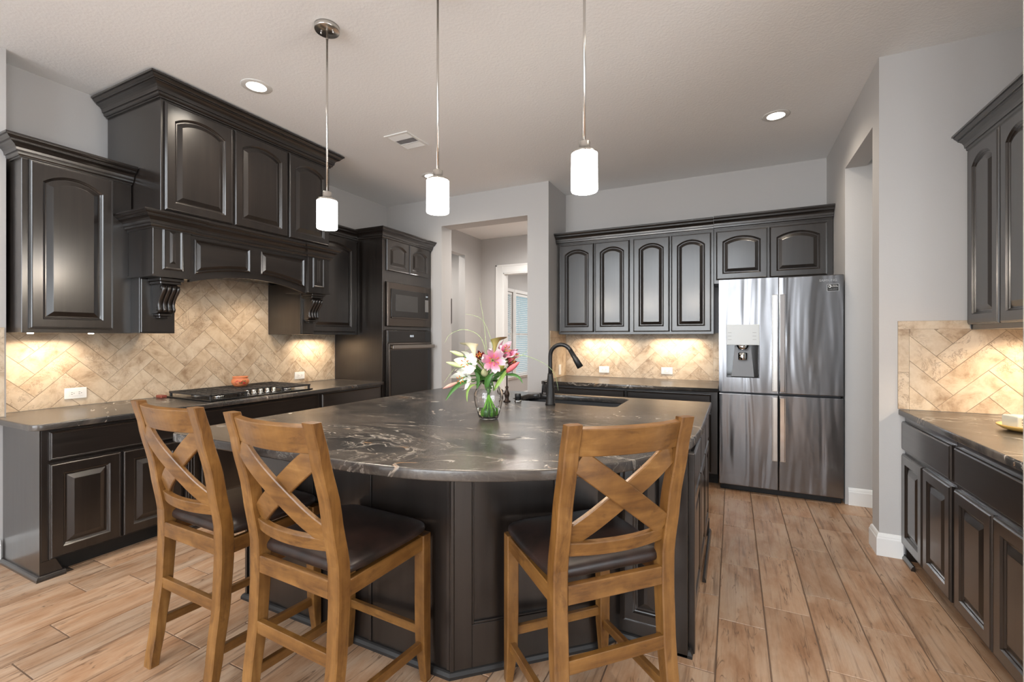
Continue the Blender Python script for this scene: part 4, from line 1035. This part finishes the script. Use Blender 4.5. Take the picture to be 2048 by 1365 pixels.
# picture plane helper: offsets (right, up, toward camera) in metres from the vase axis
Rv = Vector((math.cos(math.radians(28.9)), math.sin(math.radians(28.9)), 0)); Fv = Vector((math.sin(math.radians(28.9)), -math.cos(math.radians(28.9)), 0))
SC = 2.51 / 908      # metres per photo pixel at the vase
def at_(px, py, tow=0): return Vector((VX, VY, 0)) + Rv * ((px - 975) * SC) + Fv * tow + Vector((0, 0, 1.34 + (675.5 - py) * SC))
NECK = Vector((VX, VY, V0 + .20))
sk_ = [0]
def stem(par, top, r=.0035, m=GREEN, bend=.0, foot=None):
    k = sk_[0]; sk_[0] += 1; a = k * 2.4
    top = Vector(top) ; o0 = par.location
    ft_ = Vector((VX + .030 * math.cos(a), VY + .030 * math.sin(a), V0 + .018)); nk = NECK + Vector((-.02 * math.cos(a), -.02 * math.sin(a), 0)) * .9
    P_ = [ft_, ft_.lerp(nk, .5), nk, nk.lerp(top, .45) + Vector((0, 0, .02 + bend)), top]
    pts = [tuple(Vector((*p2, 0)) for p2 in ())] and []
    for i in range(4):
        p0, p1, p2, p3 = P_[max(i - 1, 0)], P_[i], P_[i + 1], P_[min(i + 2, 4)]
        for q in range(5):
            t_ = q / 5; pts.append(.5 * (2 * p1 + (p2 - p0) * t_ + (2 * p0 - 5 * p1 + 4 * p2 - p3) * t_ ** 2 + (3 * p1 - p0 - 3 * p2 + p3) * t_ ** 3))
    pts.append(top)
    M = par.matrix_basis.inverted()
    return MB().tube([M @ p for p in pts], r, 8).build('stem', m, par)
def lily(label, pos, face, R_, m, n=6, width=.36, curl=1.0, group=None, up=(0, 0, 1), open_=.35):
    t = thing('lily', label, 'flower', pos)
    f = Vector(face).normalized(); u = Vector(up); u = (u - f * u.dot(f)).normalized(); s_ = f.cross(u)
    b = MB()
    for k in range(n):
        a = 2 * PI * k / n + .3; rad = u * math.cos(a) + s_ * math.sin(a); tang = -u * math.sin(a) + s_ * math.cos(a)
        d = rad * math.cos(open_) + f * math.sin(open_) * 1.0; wdt = R_ * width * (1.15 if k % 2 else .85)
        petal(b, rad * .006 - f * .01 + f * (.004 if k % 2 else 0), d, tang if True else tang, R_, wdt, curl, .25, .003, seed=k)
    b.build('petals', m, t)
    b = MB(); c = MB()
    for k in range(6):
        a = 2 * PI * k / 6; rad = u * math.cos(a) + s_ * math.sin(a); e_ = f * R_ * .55 + rad * R_ * .22
        b.tube([f * -.005, f * R_ * .3 + rad * R_ * .06, e_], .0013, 5); c.tube([e_ - rad * .006, e_ + rad * .006], .0026, 6)
    b.build('filaments', LGREEN, t); c.build('anthers', STAM, t)
    stem(t, Vector(pos) - f * .008); return t
def V(x, up, tw): return Rv * x + Vector((0, 0, up)) + Fv * tw
lily('open pink lily at the front of the bouquet', at_(983, 720, .07), V(.10, .05, 1), .112, PINK, width=.36, curl=1.15, open_=.42)
lily('white lily on the left of the bouquet', at_(939, 727, .06), V(-.5, .15, .8), .095, LWHITE, width=.42)
lily('white drooping lily at the lower left of the bouquet', at_(930, 752, .06), V(-.55, -.25, .75), .085, LWHITE, width=.38)
lily('pink-and-white lily at the back right of the bouquet', at_(1004, 707, -.02), V(.45, .45, .5), .085, PINK, width=.45, open_=.7, curl=.5)
lily('dark red flower at the right of the bouquet', at_(1016, 724, -.01), V(.8, .2, .4), .055, DRED, width=.5, open_=.6)
lily('dark red flower behind the white calla', at_(958, 716, .0), V(-.2, .5, .6), .05, DRED, width=.5, open_=.6)
lily('pink flower at the far right of the bouquet', at_(1022, 712, -.03), V(.7, .4, .3), .055, PINK, width=.45, open_=.8)
def calla(label, top, bot, m, w0=.030, tipdir=-1):
    top, bot = Vector(top), Vector(bot); t = thing('calla_lily', label, 'flower', bot)
    ax = (top - bot); L = ax.length; ax.normalize(); s_ = Rv - ax * Rv.dot(ax); s_.normalize(); n = ax.cross(s_)
    def fn(u, v):
        a = 2 * PI * v; r = .006 + w0 * .8 * (u ** 1.5); flare = (u ** 5) * .016
        lip = .5 + .5 * math.cos(a - (PI if tipdir < 0 else 0)); h = L * u * (.72 + .34 * lip) - L * u * .22 * max(0, math.sin(a)) * (u ** 2)
        rr = r + flare * (.5 + 1.9 * lip ** 3)
        return ax * (h - flare * lip * .6) + s_ * (rr * math.cos(a)) + n * (rr * math.sin(a))
    b = MB(); b.grid(fn, 12, 24); b.build('spathe', m, t)
    MB().tube([ax * L * .35, ax * L * .75], [.004, .003], 8).build('spadix', mat('yellow_spadix', (.7, .5, .08), .5), t)
    stem(t, bot, .0045, LGREEN); return t
calla('cream calla lily at the upper left of the bouquet', at_(940, 680, .02), at_(948, 718, .02), CREAM, .026, -1)
calla('brownish green calla lily at the top of the bouquet', at_(991, 670, .01), at_(986, 708, .01), BURG, .020, 1)
def bud(label, a, c, m, r=.014):
    a, c = Vector(a), Vector(c); t = thing('flower_bud', label, 'bud', a); d = c - a
    MB().tube([Vector((0, 0, 0)), d * .15, d * .4, d * .65, d * .88, d], [r * .35, r * .8, r, r * .85, r * .4, r * .1], 12).build('bud_body', m, t)
    stem(t, a, .003); return t
bud('pale green bud at the upper left of the bouquet', at_(926, 712, .03), at_(899, 702, .03), BUDG, .012)
bud('pale green bud at the middle left of the bouquet', at_(924, 733, .04), at_(892, 724, .04), BUDG, .013)
bud('pink bud on the right side of the bouquet', at_(1009, 744, .04), at_(1036, 724, .04), BUDP, .015)
bud('pink bud at the lower left of the bouquet', at_(914, 764, .05), at_(886, 775, .06), mat('bud_pale_pink', (.62, .32, .26), .5), .011)
bud('olive green seed pod under the pink lily', at_(993, 742, .04), at_(1004, 722, .07), mat('olive_pod', (.34, .33, .06), .45), .022)
bud('pale green bud under the pink lily', at_(968, 750, .06), at_(966, 736, .09), mat('pale_pod', (.42, .42, .22), .45), .020)
def leaf(label, a, mid, c, wd, m=GREEN):
    a, mid, c = Vector(a), Vector(mid), Vector(c); t = thing('leaf_stem', label, 'leaf', a, group='long leaves in the bouquet')
    side_ = Rv.cross(Vector((0, 0, 1))).normalized() * .6 + Vector((0, 0, .5)) + Rv * .3
    def fn(u, v):
        p = (1 - u) ** 2 * a + 2 * u * (1 - u) * mid + u * u * c - a; d = (2 * (1 - u) * (mid - a) + 2 * u * (c - mid)).normalized()
        s_ = d.cross(Fv).normalized(); w_ = wd * math.sin(PI * (u * .96 + .04)) ** .7; q = (v - .5) * 2
        return p + s_ * w_ * q * .5 + Fv * (abs(q) * w_ * .25)
    b = MB(); b.grid(fn, 12, 4); b.build('leaf_blade', m, t); stem(t, a, .003)
leaf('long green leaf hanging down at the lower left of the bouquet', at_(945, 762, .05), at_(915, 755, .07), at_(892, 798, .08), .022)
leaf('green leaf curling down beside the vase', at_(950, 768, .06), at_(930, 765, .08), at_(934, 800, .09), .014, LGREEN)
leaf('grey-green leaf arching down on the right of the bouquet', at_(1000, 752, .0), at_(1035, 742, .0), at_(1043, 768, .02), .016)
leaf('green leaf among the stems on the left', at_(952, 775, .05), at_(960, 750, .06), at_(945, 738, .05), .02)
leaf('broad green leaf in the middle of the bouquet', at_(972, 780, .05), at_(968, 755, .07), at_(985, 745, .07), .03)
leaf('green leaf among the stems on the right', at_(985, 780, .05), at_(998, 758, .05), at_(1014, 735, .04), .022, LGREEN)
leaf('dark green leaf at the back of the bouquet', at_(965, 770, -.03), at_(952, 730, -.04), at_(930, 715, -.03), .03)
leaf('dark green leaf at the back right of the bouquet', at_(985, 765, -.03), at_(1000, 735, -.05), at_(1020, 745, -.04), .03)
def blade(label, pts_px, tw=0):
    P_ = [at_(x, y, tw) for x, y in pts_px]; t = thing('grass_blade', label, 'grass', P_[0]); out = []
    for i in range(len(P_) - 1):
        p0, p1, p2, p3 = P_[max(i - 1, 0)], P_[i], P_[i + 1], P_[min(i + 2, len(P_) - 1)]
        for q in range(6):
            t_ = q / 6; out.append(.5 * (2 * p1 + (p2 - p0) * t_ + (2 * p0 - 5 * p1 + 4 * p2 - p3) * t_ ** 2 + (3 * p1 - p0 - 3 * p2 + p3) * t_ ** 3))
    out.append(P_[-1]); n = len(out)
    MB().tube([p - P_[0] for p in out], [.0022 * (1 - .75 * i / n) for i in range(n)], 6).build('blade', GRASSM, t); stem(t, P_[0], .002)
blade('thin grass blade rising straight above the bouquet', [(976, 745), (970, 690), (965, 640), (957, 596)], -.01)
blade('thin grass blade arching over the left of the bouquet', [(975, 745), (962, 680), (930, 660), (900, 668), (888, 686)], .0)
blade('thin grass blade arching up behind the calla', [(984, 745), (982, 690), (962, 640), (928, 628)], -.02)
blade('long grass blade arching to the faucet on the right', [(990, 745), (1030, 712), (1075, 722), (1105, 745), (1115, 782)], .01)
blade('thin grass blade pointing up right', [(990, 745), (1010, 735), (1040, 712), (1055, 700)], .0)
blade('thin pale grass blade drooping at the left', [(975, 750), (950, 715), (915, 730), (887, 765)], .04)
blade('short grass blade behind the white lilies', [(975, 750), (945, 700), (918, 710)], -.02)
b = MB()
for k in range(9):
    a = k * 2.4; r0 = .040 * math.sqrt((k + .5) / 9)
    b.tube([(r0 * math.cos(a), r0 * math.sin(a), .014), (r0 * .9 * math.cos(a + .1), r0 * .9 * math.sin(a + .1), .055), (-.4 * r0 * math.cos(a), -.4 * r0 * math.sin(a), .17)], [.006, .0055, .003], 8)
b.build('cut_stems', VGREEN, vs_)['label'] = 'vivid green stem ends in the water'
